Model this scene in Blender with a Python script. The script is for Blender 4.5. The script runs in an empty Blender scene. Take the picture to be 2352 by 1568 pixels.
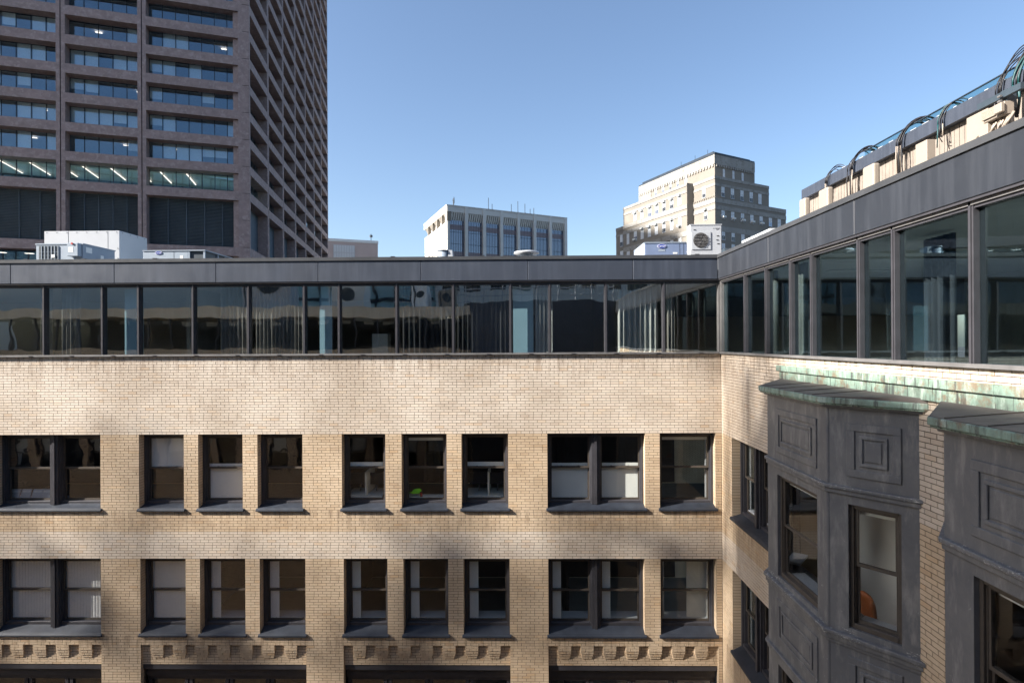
import bpy, math, random
import numpy as np
from mathutils import Vector, Matrix, Euler
random.seed(7)
S = bpy.context.scene
C = S.collection
# ------------------------------------------------------------------ camera
F_PX, YAW, PITCH, ROLL = 1330.0, -0.01545, 0.00155, -0.0053     # focal length in px of a 2352 px wide picture
cyw, syw, cpt, spt = math.cos(YAW), math.sin(YAW), math.cos(PITCH), math.sin(PITCH)
FWD = np.array([syw*cpt, cyw*cpt, spt]); _r = np.array([cyw, -syw, 0.0]); _u = np.cross(_r, FWD)
RGT = _r*math.cos(ROLL) + _u*math.sin(ROLL); UPV = _u*math.cos(ROLL) - _r*math.sin(ROLL)
cam_d = bpy.data.cameras.new('camera'); cam = bpy.data.objects.new('camera', cam_d); C.objects.link(cam)
cam_d.sensor_width = 36; cam_d.lens = 36*F_PX/2352; cam_d.clip_start = .05; cam_d.clip_end = 6000
cam.matrix_world = Matrix(((RGT[0], UPV[0], -FWD[0], 0), (RGT[1], UPV[1], -FWD[1], 0), (RGT[2], UPV[2], -FWD[2], 0), (0, 0, 0, 1)))
S.camera = cam
# ------------------------------------------------------------------ world, sun, exposure
SUN_AZ = math.atan2(-.951, -.310)          # direction towards the sun, x = sin, y = cos
SUN_EL = math.radians(31)
w = bpy.data.worlds.new('World'); S.world = w; w.use_nodes = True
nt = w.node_tree; bg = nt.nodes['Background']
sky = nt.nodes.new('ShaderNodeTexSky'); sky.sky_type = 'NISHITA'; sky.sun_disc = False
sky.sun_elevation = SUN_EL; sky.sun_rotation = SUN_AZ; sky.air_density = 1.0; sky.dust_density = 1.6; sky.ozone_density = 2.4; sky.altitude = 30
nt.links.new(sky.outputs[0], bg.inputs[0]); bg.inputs[1].default_value = .064
sl = bpy.data.lights.new('sun', 'SUN'); sl.energy = 4.3; sl.angle = math.radians(.53); sl.color = (1, .94, .86)
so = bpy.data.objects.new('sun', sl); C.objects.link(so)
sd = Vector((math.sin(SUN_AZ)*math.cos(SUN_EL), math.cos(SUN_AZ)*math.cos(SUN_EL), math.sin(SUN_EL)))
so.rotation_euler = sd.to_track_quat('Z', 'Y').to_euler(); so.location = sd*300
S.view_settings.view_transform = 'Standard'; S.view_settings.look = 'None'
S.view_settings.exposure = 1.88; S.view_settings.gamma = 1; S.view_settings.use_curve_mapping = False
S.cycles.max_bounces = 10; S.cycles.transparent_max_bounces = 16; S.cycles.glossy_bounces = 5; S.cycles.diffuse_bounces = 4
S.cycles.caustics_reflective = False; S.cycles.caustics_refractive = False; S.cycles.sample_clamp_indirect = 6
# ------------------------------------------------------------------ measuring helpers (points of the photograph on real planes)
def ray(x, y): return FWD*F_PX + RGT*(x-1176) + UPV*(784-y)
def at(x, y, Y=None, X=None):
    d = ray(x, y); return d*(Y/d[1]) if Y is not None else d*(X/d[0])
def proj(p):
    p = np.asarray(p, float); q = p@FWD
    return 1176+F_PX*(p@RGT)/q, 784-F_PX*(p@UPV)/q
def dirvp(x):
    d = ray(x, 784)[:2]; return d/np.linalg.norm(d)
class Fr:                                   # a local frame: u along a wall, n out of it, z up
    def __init__(s, o, u, n): s.o = np.array(o, float); s.u = np.array([u[0], u[1], 0.]); s.n = np.array([n[0], n[1], 0.])
    def p(s, u, n, z): q = s.o + s.u*u + s.n*n; return (q[0], q[1], q[2]+z)
    def uof(s, x, n=0, y=784):
        d = ray(x, y); o = s.o + s.n*n
        A = np.array([[d[0], -s.u[0]], [d[1], -s.u[1]]]); t, u = np.linalg.solve(A, o[:2]); return u
    def zof(s, x, y, n=0):
        d = ray(x, y); o = s.o + s.n*n
        A = np.array([[d[0], -s.u[0]], [d[1], -s.u[1]]]); t, u = np.linalg.solve(A, o[:2]); return d[2]*t - s.o[2]
# ------------------------------------------------------------------ mesh helpers
WPOS = {}
class MB:
    def __init__(s): s.v = []; s.f = []
    def hexa(s, c, skip=()):                # c: 8 corners, 0-3 bottom loop, 4-7 top loop
        b = len(s.v); s.v += [tuple(map(float, q)) for q in c]
        for i, q in enumerate(((0, 3, 2, 1), (4, 5, 6, 7), (0, 1, 5, 4), (1, 2, 6, 5), (2, 3, 7, 6), (3, 0, 4, 7))):
            if i not in skip: s.f.append(tuple(b+k for k in q))
        return s
    def box(s, x0, x1, y0, y1, z0, z1):
        return s.hexa([(x0, y0, z0), (x1, y0, z0), (x1, y1, z0), (x0, y1, z0), (x0, y0, z1), (x1, y0, z1), (x1, y1, z1), (x0, y1, z1)])
    def lbox(s, F, u0, u1, n0, n1, z0, z1, skip=()):
        return s.hexa([F.p(u0, n1, z0), F.p(u1, n1, z0), F.p(u1, n0, z0), F.p(u0, n0, z0), F.p(u0, n1, z1), F.p(u1, n1, z1), F.p(u1, n0, z1), F.p(u0, n0, z1)], skip)
    def poly(s, pts, z0, z1):               # vertical prism over a plan polygon; z may be a list per corner
        n = len(pts); b = len(s.v); za = z0 if isinstance(z0, (list, tuple)) else [z0]*n; zb = z1 if isinstance(z1, (list, tuple)) else [z1]*n
        s.v += [(p[0], p[1], a) for p, a in zip(pts, za)] + [(p[0], p[1], a) for p, a in zip(pts, zb)]
        s.f.append(tuple(b+i for i in reversed(range(n)))); s.f.append(tuple(b+n+i for i in range(n)))
        for i in range(n): j = (i+1) % n; s.f.append((b+i, b+j, b+n+j, b+n+i))
        return s
    def cyl(s, c, r, h, n=16, axis='z', r2=None):
        b = len(s.v); r2 = r if r2 is None else r2
        for k, rr in ((0, r), (h, r2)):
            for i in range(n):
                a = 2*math.pi*i/n; p, q = rr*math.cos(a), rr*math.sin(a)
                s.v.append({'z': (c[0]+p, c[1]+q, c[2]+k), 'y': (c[0]+p, c[1]+k, c[2]+q), 'x': (c[0]+k, c[1]+p, c[2]+q)}[axis])
        s.f.append(tuple(b+i for i in reversed(range(n)))); s.f.append(tuple(b+n+i for i in range(n)))
        for i in range(n): j = (i+1) % n; s.f.append((b+i, b+j, b+n+j, b+n+i))
        return s
    def tube(s, pts, r, n=6):
        P = [Vector(p) for p in pts]; b = len(s.v); up = Vector((.13, .21, .97))
        for i, p in enumerate(P):
            t = (P[min(i+1, len(P)-1)]-P[max(i-1, 0)]).normalized(); a = t.cross(up)
            if a.length < .05: a = t.cross(Vector((1, 0, 0)))
            a.normalize(); c = t.cross(a)
            for k in range(n): g = 2*math.pi*k/n; s.v.append(tuple(p + a*(r*math.cos(g)) + c*(r*math.sin(g))))
        for i in range(len(P)-1):
            for k in range(n): l = (k+1) % n; s.f.append((b+i*n+k, b+i*n+l, b+(i+1)*n+l, b+(i+1)*n+k))
        s.f.append(tuple(b+k for k in reversed(range(n)))); s.f.append(tuple(b+(len(P)-1)*n+k for k in range(n)))
        return s
    def build(s, name, mat, parent=None, smooth=False, **kw):
        me = bpy.data.meshes.new(name); me.from_pydata(s.v, [], s.f); me.materials.append(mat)
        if smooth: me.polygons.foreach_set('use_smooth', [True]*len(me.polygons))
        me.update(); o = bpy.data.objects.new(name, me); C.objects.link(o); return par(o, parent, **kw)
def par(o, parent=None, **kw):
    if parent is not None:
        o.parent = parent
        if parent.name in WPOS: o.matrix_parent_inverse = Matrix.Translation(-WPOS[parent.name])
    for k, v in kw.items(): o[k] = v
    return o
def thing(name, label, cat, loc=(0, 0, 0), group=None):
    o = bpy.data.objects.new(name, None); C.objects.link(o); o.location = loc; o.empty_display_size = .3
    o['label'] = label; o['category'] = cat
    if group: o['group'] = group
    WPOS[o.name] = Vector(loc); return o
def bevel(o, wd=.01, seg=2):
    m = o.modifiers.new('bevel', 'BEVEL'); m.width = wd; m.segments = seg; m.limit_method = 'ANGLE'; m.angle_limit = .6; return o
# ------------------------------------------------------------------ materials
def new_mat(name):
    m = bpy.data.materials.new(name); m.use_nodes = True; return m, m.node_tree, m.node_tree.nodes['Principled BSDF']
def N(t, typ, **kw):
    n = t.nodes.new(typ)
    for k, v in kw.items():
        if k.startswith('i_'): n.inputs[k[2:].replace('_', ' ')].default_value = v
        else: setattr(n, k, v)
    return n
def L(t, a, b): t.links.new(a, b)
def ramp(t, fac, stops):
    r = t.nodes.new('ShaderNodeValToRGB'); e = r.color_ramp.elements
    while len(e) < len(stops): e.new(.5)
    for k, (p, c) in zip(e, stops): k.position = p; k.color = (*c, 1) if len(c) == 3 else c
    L(t, fac, r.inputs[0]); return r.outputs[0]
def mixc(t, fac, a, b, mode='MIX'):
    m = t.nodes.new('ShaderNodeMix'); m.data_type = 'RGBA'; m.blend_type = mode
    for i, s_ in ((0, fac), (6, a), (7, b)):
        if hasattr(s_, 'links'): L(t, s_, m.inputs[i])
        elif i == 0: m.inputs[0].default_value = s_
        else: m.inputs[i].default_value = (*s_, 1) if len(s_) == 3 else s_
    return m.outputs[2]
def pos(t, sc=(1, 1, 1)):
    g = N(t, 'ShaderNodeNewGeometry'); m = N(t, 'ShaderNodeMapping'); m.inputs['Scale'].default_value = sc; L(t, g.outputs['Position'], m.inputs[0]); return m.outputs[0]
def noise(t, vec, sc, det=5, rough=.6):
    n = N(t, 'ShaderNodeTexNoise', i_Scale=sc, i_Detail=det, i_Roughness=rough); L(t, vec, n.inputs['Vector']); return n.outputs['Fac']
def bump(t, bs, h, st=.3, dist=.01):
    b = N(t, 'ShaderNodeBump', i_Strength=st, i_Distance=dist); L(t, h, b.inputs['Height']); L(t, b.outputs[0], bs.inputs['Normal'])
def plain(name, col, rough=.6, metal=0., var=.18, nscale=3., streak=0., bmp=0., stain=None, spec=.5):
    m, t, b = new_mat(name); v = pos(t); n1 = noise(t, v, nscale)
    c = ramp(t, n1, [(.25, tuple(x*(1-var) for x in col)), (.75, tuple(min(1, x*(1+var)) for x in col))])
    if streak:
        n2 = noise(t, pos(t, (5, 5, .35)), 1.3, 4); f = ramp(t, n2, [(.45, (0, 0, 0)), (.8, (streak,)*3)])
        c = mixc(t, f, c, tuple(min(1, x*1.9+.03) for x in col))
    if stain:
        n3 = noise(t, v, 1.7, 6, .7); f = ramp(t, n3, [(.5, (0, 0, 0)), (.68, (1, 1, 1))]); c = mixc(t, f, c, stain)
    L(t, c, b.inputs['Base Color'])
    b.inputs['Roughness'].default_value = rough; b.inputs['Metallic'].default_value = metal; b.inputs['Specular IOR Level'].default_value = spec
    n4 = noise(t, v, nscale*2.3); rr = N(t, 'ShaderNodeMapRange'); rr.inputs[3].default_value = max(.05, rough-.12); rr.inputs[4].default_value = min(1, rough+.12); L(t, n4, rr.inputs[0]); L(t, rr.outputs[0], b.inputs['Roughness'])
    if bmp: bump(t, b, noise(t, v, nscale*8, 6), bmp)
    return m
def glass(name, tint, refl, wav=0., wsc=1.2, rtint=(1, 1, 1), opaque=None):
    m, t, b = new_mat(name); t.nodes.remove(b); out = t.nodes['Material Output']
    g = N(t, 'ShaderNodeBsdfGlossy', i_Roughness=.012, i_Color=(*rtint, 1)); tr = N(t, 'ShaderNodeBsdfTransparent', i_Color=(*tint, 1)); mx = N(t, 'ShaderNodeMixShader')
    lw = N(t, 'ShaderNodeFresnel', i_IOR=1.5); mr = N(t, 'ShaderNodeMapRange'); mr.inputs[1].default_value = .04; mr.inputs[2].default_value = .8; mr.inputs[3].default_value = refl; mr.inputs[4].default_value = 1.
    L(t, lw.outputs[0], mr.inputs[0]); gm = N(t, 'ShaderNodeNewGeometry'); bf = N(t, 'ShaderNodeMath', operation='SUBTRACT'); bf.inputs[0].default_value = 1; L(t, gm.outputs['Backfacing'], bf.inputs[1])
    mu_ = N(t, 'ShaderNodeMath', operation='MULTIPLY'); L(t, mr.outputs[0], mu_.inputs[0]); L(t, bf.outputs[0], mu_.inputs[1]); L(t, mu_.outputs[0], mx.inputs[0])     # a thin pane mirrors on the face towards the eye only
    base = tr.outputs[0]
    if opaque:
        df = N(t, 'ShaderNodeBsdfDiffuse', i_Color=(*opaque, 1)); base = df.outputs[0]
    L(t, base, mx.inputs[1]); L(t, g.outputs[0], mx.inputs[2]); L(t, mx.outputs[0], out.inputs[0])
    if wav:
        bp = N(t, 'ShaderNodeBump', i_Strength=1., i_Distance=wav); L(t, noise(t, pos(t), wsc, 2, .4), bp.inputs['Height']); L(t, bp.outputs[0], g.inputs['Normal'])
    return m
def brick_mat():
    m, t, b = new_mat('glazed brick'); oi = N(t, 'ShaderNodeObjectInfo'); g = N(t, 'ShaderNodeNewGeometry')
    a = N(t, 'ShaderNodeMath', operation='ADD'); L(t, g.outputs['Random Per Island'], a.inputs[0]); L(t, oi.outputs['Random'], a.inputs[1])
    fr = N(t, 'ShaderNodeMath', operation='FRACT'); L(t, a.outputs[0], fr.inputs[0])
    tone = ramp(t, fr.outputs[0], [(0, (.88, .85, .82)), (.10, (.95, .94, .92)), (.5, (1, 1, 1)), (.85, (1.0, 1.01, 1.0)), (.96, (1.05, 1.02, .97)), (1, (.93, .85, .76))])
    c = mixc(t, 1., oi.outputs['Color'], tone, 'MULTIPLY')
    v = pos(t); big = ramp(t, noise(t, v, .55, 4), [(.35, (.78, .74, .69)), (.65, (1.05, 1.04, 1.02))]); c = mixc(t, 1., c, big, 'MULTIPLY')
    fine = ramp(t, noise(t, v, 60, 3), [(.3, (.93, .93, .93)), (.7, (1.04, 1.04, 1.04))]); c = mixc(t, 1., c, fine, 'MULTIPLY')
    sn = noise(t, pos(t, (2.2, 2.2, .8)), 1.1, 8, .75); c = mixc(t, ramp(t, sn, [(.58, (0, 0, 0)), (.74, (.55, .55, .55))]), c, (.30, .20, .12))
    # soot and drips under the window sills
    sp = N(t, 'ShaderNodeSeparateXYZ'); L(t, g.outputs['Position'], sp.inputs[0]); dr = noise(t, pos(t, (7, 7, .7)), 1.6, 5, .7)
    for zs_ in (-4.2, -7.345, -.31):
        mr = N(t, 'ShaderNodeMapRange'); mr.inputs[1].default_value = zs_-.75; mr.inputs[2].default_value = zs_+.02; mr.inputs[3].default_value = 0; mr.inputs[4].default_value = 1
        L(t, sp.outputs[2], mr.inputs[0]); lt = N(t, 'ShaderNodeMath', operation='LESS_THAN'); lt.inputs[1].default_value = zs_+.02; L(t, sp.outputs[2], lt.inputs[0])
        m1 = N(t, 'ShaderNodeMath', operation='MULTIPLY'); L(t, mr.outputs[0], m1.inputs[0]); L(t, lt.outputs[0], m1.inputs[1])
        m2 = N(t, 'ShaderNodeMath', operation='MULTIPLY'); L(t, m1.outputs[0], m2.inputs[0]); L(t, ramp(t, dr, [(.46, (0, 0, 0)), (.66, (.75, .75, .75))]), m2.inputs[1]); c = mixc(t, m2.outputs[0], c, (.22, .15, .10))
    L(t, c, b.inputs['Base Color']); b.inputs['Roughness'].default_value = .55; bump(t, b, noise(t, v, 90, 3), .12, .004); return m
def brick_texture_mat(name, c1, c2, mortar, sc=1.):
    m, t, b = new_mat(name); g = N(t, 'ShaderNodeNewGeometry'); sp = N(t, 'ShaderNodeSeparateXYZ'); L(t, g.outputs['Position'], sp.inputs[0])
    ad = N(t, 'ShaderNodeMath', operation='ADD'); L(t, sp.outputs[0], ad.inputs[0]); L(t, sp.outputs[1], ad.inputs[1]); cb = N(t, 'ShaderNodeCombineXYZ'); L(t, ad.outputs[0], cb.inputs[0]); L(t, sp.outputs[2], cb.inputs[1])
    br = N(t, 'ShaderNodeTexBrick', i_Scale=sc, i_Mortar_Size=.010, i_Brick_Width=.213, i_Row_Height=.068); L(t, cb.outputs[0], br.inputs[0])
    br.inputs['Color1'].default_value = (*c1, 1); br.inputs['Color2'].default_value = (*c2, 1); br.inputs['Mortar'].default_value = (*mortar, 1)
    v = pos(t); c = mixc(t, 1., br.outputs[0], ramp(t, noise(t, v, .6, 5), [(.35, (.8, .78, .74)), (.7, (1.05, 1.04, 1.02))]), 'MULTIPLY')
    L(t, c, b.inputs['Base Color']); b.inputs['Roughness'].default_value = .7; return m
def copper():
    m, t, b = new_mat('weathered copper'); v = pos(t); n1 = noise(t, v, 2.2, 6, .7); n2 = noise(t, pos(t, (3.5, 3.5, .9)), 1.5, 7, .75)
    c = ramp(t, n1, [(.3, (.09, .10, .085)), (.42, (.16, .22, .18)), (.58, (.24, .35, .285)), (.75, (.34, .45, .375))])
    c = mixc(t, ramp(t, n2, [(.52, (0, 0, 0)), (.62, (.6, .6, .6))]), c, (.47, .56, .49)); c = mixc(t, ramp(t, noise(t, v, 3.4, 7, .75), [(.52, (0, 0, 0)), (.62, (.75, .75, .75))]), c, (.20, .125, .075))
    c = mixc(t, ramp(t, noise(t, pos(t, (5, 5, .4)), 2.3, 6, .7), [(.52, (0, 0, 0)), (.60, (.85, .85, .85))]), c, (.06, .062, .06))
    L(t, c, b.inputs['Base Color']); b.inputs['Roughness'].default_value = .6; bump(t, b, n1, .3, .01); return m
def oriel_paint():
    m, t, b = new_mat('weathered slate paint'); v = pos(t); n1 = noise(t, v, 1.4, 7, .65)
    c = ramp(t, n1, [(.3, (.095, .100, .112)), (.5, (.125, .128, .136)), (.75, (.18, .178, .174))])
    n2 = noise(t, pos(t, (3, 3, .8)), 2.4, 8, .7); c = mixc(t, ramp(t, n2, [(.50, (0, 0, 0)), (.68, (.6, .6, .6))]), c, (.28, .275, .265))
    n3 = noise(t, v, 14, 8, .75); c = mixc(t, ramp(t, n3, [(.66, (0, 0, 0)), (.70, (.8, .8, .8))]), c, (.48, .48, .46))
    sp = N(t, 'ShaderNodeSeparateXYZ'); L(t, v, sp.inputs[0]); fl_ = ramp(t, noise(t, pos(t, (1, 1, 2.5)), 22, 6, .8), [(.57, (0, 0, 0)), (.60, (1, 1, 1))]); big_ = ramp(t, noise(t, v, 1.9, 3), [(.50, (0, 0, 0)), (.56, (1, 1, 1))])
    for zc in (-3.99, -7.14, -2.0):
        sb = N(t, 'ShaderNodeMath', operation='SUBTRACT'); sb.inputs[1].default_value = zc; L(t, sp.outputs[2], sb.inputs[0]); ab = N(t, 'ShaderNodeMath', operation='ABSOLUTE'); L(t, sb.outputs[0], ab.inputs[0])
        lt = N(t, 'ShaderNodeMath', operation='LESS_THAN'); lt.inputs[1].default_value = .075 if zc < -3 else .03; L(t, ab.outputs[0], lt.inputs[0])
        m1 = N(t, 'ShaderNodeMath', operation='MULTIPLY'); L(t, lt.outputs[0], m1.inputs[0]); L(t, fl_, m1.inputs[1]); m2 = N(t, 'ShaderNodeMath', operation='MULTIPLY'); L(t, m1.outputs[0], m2.inputs[0]); L(t, big_, m2.inputs[1])
        c = mixc(t, m2.outputs[0], c, (.60, .60, .58))
    L(t, c, b.inputs['Base Color']); b.inputs['Roughness'].default_value = .5; bump(t, b, noise(t, v, 2.2, 7, .7), .55, .02); return m
def emis(name, col, st):
    m, t, b = new_mat(name); b.inputs['Base Color'].default_value = (*col, 1); b.inputs['Emission Color'].default_value = (*col, 1); b.inputs['Emission Strength'].default_value = st; return m
M = dict(
    brick=brick_mat(), mortar=plain('mortar', (.085, .065, .05), .9, var=.25, nscale=20),
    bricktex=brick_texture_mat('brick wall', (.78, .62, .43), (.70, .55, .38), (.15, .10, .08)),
    frame=plain('bronze frame', (.046, .045, .052), .42, var=.2, nscale=6, bmp=.05),
    sash=plain('brown sash', (.070, .058, .048), .45, var=.2, nscale=8),
    winsill=plain('slate sill', (.022, .027, .038), .5, var=.3, nscale=5, bmp=.1),
    panel=plain('bronze panel', (.052, .062, .085), .42, .2, var=.14, nscale=.8, streak=.35, spec=.6),
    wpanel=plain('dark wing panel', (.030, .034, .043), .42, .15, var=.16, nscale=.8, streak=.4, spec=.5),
    capm=plain('cap metal', (.085, .088, .095), .4, .4, var=.2, nscale=1.5),
    alu=plain('aged aluminium', (.17, .165, .165), .5, .3, var=.25, nscale=4),
    strip=glass('strip glass', (.94, .96, .95), .36, .005, .9, (.92, .97, .96)),
    wingglass=glass('wing glass', (.86, .92, .93), .40, .0015, .7, (.80, .93, 1.0)),
    sashglass=glass('old sash glass', (.985, .99, .99), .17, .0035, 1.6),
    oldglass=glass('clear sash glass', (.96, .97, .96), .075, .003, 1.2),
    roof=plain('roof membrane', (.12, .12, .12), .9, var=.3),
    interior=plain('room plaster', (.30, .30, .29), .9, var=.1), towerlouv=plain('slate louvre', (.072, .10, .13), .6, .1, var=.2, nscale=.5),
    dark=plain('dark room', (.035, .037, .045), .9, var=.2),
    ceil=plain('room ceiling', (.50, .51, .50), .9, var=.08), white=plain('white enamel', (.42, .44, .47), .5, var=.04, nscale=2),
    blind=plain('white blind', (.86, .87, .86), .8, var=.04), shade=plain('grey blind', (.62, .64, .63), .85, var=.08),
    wcurt=plain('dim curtain', (.13, .125, .11), .75, var=.15, nscale=6),
    curtain=plain('grey curtain', (.26, .25, .235), .75, var=.15, nscale=6), bluecloth=plain('pale blue shade', (.42, .68, .84), .8, var=.05),
    unit=plain('grey unit casing', (.27, .32, .38), .5, .1, var=.06, nscale=3), unitblue=plain('blue grey unit casing', (.17, .22, .34), .5, .1, var=.06),
    louvre=plain('dark louvre', (.035, .05, .065), .5, var=.15), black=plain('black rubber', (.012, .012, .016), .5, var=.1),
    beige=plain('beige plastic', (.30, .255, .21), .5, var=.05), board=plain('beige siding', (.235, .20, .17), .7, var=.16, nscale=5),
    logo=emis('logo blue', (.01, .04, .30), 0.0), text=emis('logo white', (.8, .8, .8), 0.0), textd=emis('logo dark', (.05, .05, .06), 0.0),
    label=plain('paper label', (.75, .76, .74), .6, var=.1, nscale=30), red=emis('red knob', (.45, .03, .03), 0.0),
    copper=copper(), bayroof=plain('bay roof metal', (.10, .085, .078), .7, var=.3, nscale=4, stain=(.17, .15, .13)), bay=oriel_paint(),
    tower=plain('brown granite', (.24, .183, .18), .8, var=.2, nscale=1.3, bmp=.1, stain=(.33, .27, .265)), joint=plain('dark joint', (.02, .016, .02), .9),
    towerglass=glass('tower glass', (.85, .90, .93), .30, 0, 1, (.62, .78, .92)), louv=plain('tower louvre', (.030, .042, .060), .5, .2, var=.2, nscale=.5),
    paleconc=plain('pale concrete', (.66, .64, .60), .8, var=.08, nscale=.3, streak=.0), shadeconc=plain('ribbed concrete', (.60, .58, .55), .8, var=.08),
    b1glass=glass('grey tower glass', (.2, .2, .2), .22, 0, 1, (.72, .80, .95), opaque=(.09, .11, .16)), b1pink=plain('rose spandrel glass', (.22, .165, .185), .25, var=.1, nscale=.3),
    tan=plain('limestone brick', (.205, .187, .162), .85, var=.16, nscale=.25, bmp=.1), lime=plain('limestone', (.27, .262, .245), .8, var=.16, nscale=.6, stain=(.17, .155, .135)),
    winpane=plain('white window', (.60, .63, .66), .4, var=.1, nscale=1), darkwin=plain('dark window', (.02, .025, .035), .2),
    mauve=plain('mauve brick', (.36, .30, .29), .85, var=.08, nscale=.2), palepan=plain('pale panels', (.52, .55, .58), .5, var=.06),
    tealglass=glass('teal tower glass', (.2, .3, .3), .35, 0, 1, (.75, .88, .92), opaque=(.50, .70, .72)),
    asphalt=plain('asphalt', (.05, .05, .05), .9, var=.2), lamp=emis('office lamp', (1, .82, .66), .85), glow=emis('green lit ceiling', (.55, .95, .85), .75),
    green=plain('neon green cloth', (.25, .85, .02), .8, var=.12, nscale=14), orange=plain('orange leather', (.42, .10, .02), .45, var=.15, nscale=8),
    leaf=plain('leaf', (.08, .22, .03), .5, var=.35, nscale=20), wood=plain('oak floor', (.16, .12, .09), .5, var=.25, nscale=3), teal=plain('teal cable', (.008, .06, .065), .5),
    skin=plain('beige wall', (.36, .30, .22), .9, var=.05), coat=plain('olive coat', (.07, .06, .045), .9, var=.3, nscale=12),
)
# ------------------------------------------------------------------ setting
YF, XW = 14.45, 4.964
Z_CAP, Z_PB, Z_BT, Z_H1, Z_S1, Z_H2, Z_S2 = 2.137, 1.536, -.309, -2.247, -4.200, -5.397, -7.345
ZG = -24.
g = MB().box(-1500, 1500, -1500, 3000, ZG-1, ZG).build('ground', M['asphalt'], kind='structure')
FA = Fr((0, YF, 0), (1, 0), (0, -1)); WI = Fr((XW, 0, 0), (0, 1), (-1, 0))
CO = .0678
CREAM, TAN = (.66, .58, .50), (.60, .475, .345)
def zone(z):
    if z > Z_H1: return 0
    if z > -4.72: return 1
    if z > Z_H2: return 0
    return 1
def fill(lo, hi, cuts):
    r = [(lo, hi)]
    for a, b in cuts: r = [q for (x, y) in r for q in ((x, min(y, a)), (max(x, b), y)) if q[1]-q[0] > .004]
    return r
def backing(F, u0, u1, z0, z1, ops, n0, n1, name, mat, parent):
    mb = MB(); zs = sorted({z0, z1} | {min(max(v, z0), z1) for o in ops for v in (o[2], o[3])})
    for a, b in zip(zs, zs[1:]):
        if b-a < .001: continue
        m_ = (a+b)/2
        for x, y in fill(u0, u1, [(o[0], o[1]) for o in ops if o[2] < m_ < o[3]]): mb.lbox(F, x, y, n0, n1, a, b)
    return mb.build(name, mat, parent)
def courses(F, u0, u1, z0, z1, ops, n0=-.006, proud=.0, ztop=Z_BT, seed=1):
    """returns bricks as (u0,u1,n0,n1,z0,z1) boxes"""
    rnd = random.Random(seed); out = []; k0 = int((ztop-z1)/CO)
    k = k0
    while True:
        a = ztop-(k+1)*CO; b = ztop-k*CO
        if b <= z0+.004: break
        za, zb = max(a, z0)+.0052, min(b, z1)-.0052
        if zb-za > .012:
            m_ = (za+zb)/2; segs = fill(u0, u1, [(o[0], o[1]) for o in ops if o[2] < m_ < o[3]])
            BL = .2127; x = -60 + (BL/2 if k % 2 else 0) + rnd.uniform(-.012, .012); alt = (k % 6 == 4)
            x = x + math.floor((u0-x)/(BL*1.5 if alt else BL))*(BL*1.5 if alt else BL); i = 0
            while x < u1:
                ln = (BL if i % 2 == 0 else BL*.5) if alt else BL
                for s0, s1 in segs:
                    p, q = max(x+.0048, s0), min(x+ln-.0048, s1)
                    if q-p < .05: continue
                    if s1-q < .064: q = s1
                    if p-s0 < .064: p = s0
                    out.append((p, q, n0, proud+rnd.uniform(-.0012, .0012), za, zb))
                x += ln; i += 1
        k += 1
    return out
unit_brick = bpy.data.meshes.new('brick'); _b = MB().box(-.5, .5, -.5, .5, -.5, .5); unit_brick.from_pydata(_b.v, [], _b.f); unit_brick.materials.append(M['brick'])
def put_bricks(F, bricks, parent, singles=0, ok=None):
    ch = set()
    if singles:
        sc = []
        for i, b in enumerate(bricks):
            c = F.p((b[0]+b[1])/2, 0, (b[4]+b[5])/2)
            if c[1] < .5: continue
            x, y = proj(c)
            if not (8 < x < 2344 and 8 < y < 1560) or (ok and not ok(b, c)): continue
            pa, pb = proj(F.p(b[0], 0, b[4])), proj(F.p(b[1], 0, b[5])); sc.append((abs(pa[0]-pb[0])*abs(b[5]-b[4])/c[1], i))
        ch = {i for s_, i in sorted(sc, reverse=True)[:singles]}
    rot = math.atan2(F.u[1], F.u[0])
    for i in sorted(ch):
        b = bricks[i]; o = bpy.data.objects.new('brick', unit_brick); C.objects.link(o)
        o.location = F.p((b[0]+b[1])/2, (b[2]+b[3])/2, (b[4]+b[5])/2); o.scale = (b[1]-b[0], abs(b[3]-b[2]), b[5]-b[4]); o.rotation_euler = (0, 0, rot)
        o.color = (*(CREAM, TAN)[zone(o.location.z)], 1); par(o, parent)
    mbs = [MB(), MB()]
    for i, b in enumerate(bricks):
        if i not in ch: mbs[zone((b[4]+b[5])/2)].lbox(F, b[0], b[1], b[2], b[3], b[4], b[5], skip=(4,))
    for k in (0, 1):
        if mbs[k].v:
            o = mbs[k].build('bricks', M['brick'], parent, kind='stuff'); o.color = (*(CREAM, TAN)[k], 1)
def jambs(F, ops, depth=.19):
    out = []
    for o in ops:
        k = int((Z_BT-o[3])/CO)-1
        while Z_BT-k*CO > o[2]:
            a, b = max(Z_BT-(k+1)*CO, o[2])+.0045, min(Z_BT-k*CO, o[3])-.0045
            if b-a > .012:
                out.append((o[0]-.004, o[0]+.006, -.008, -depth, a, b)); out.append((o[1]-.006, o[1]+.004, -.008, -depth, a, b))
            k += 1
    return out
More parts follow.
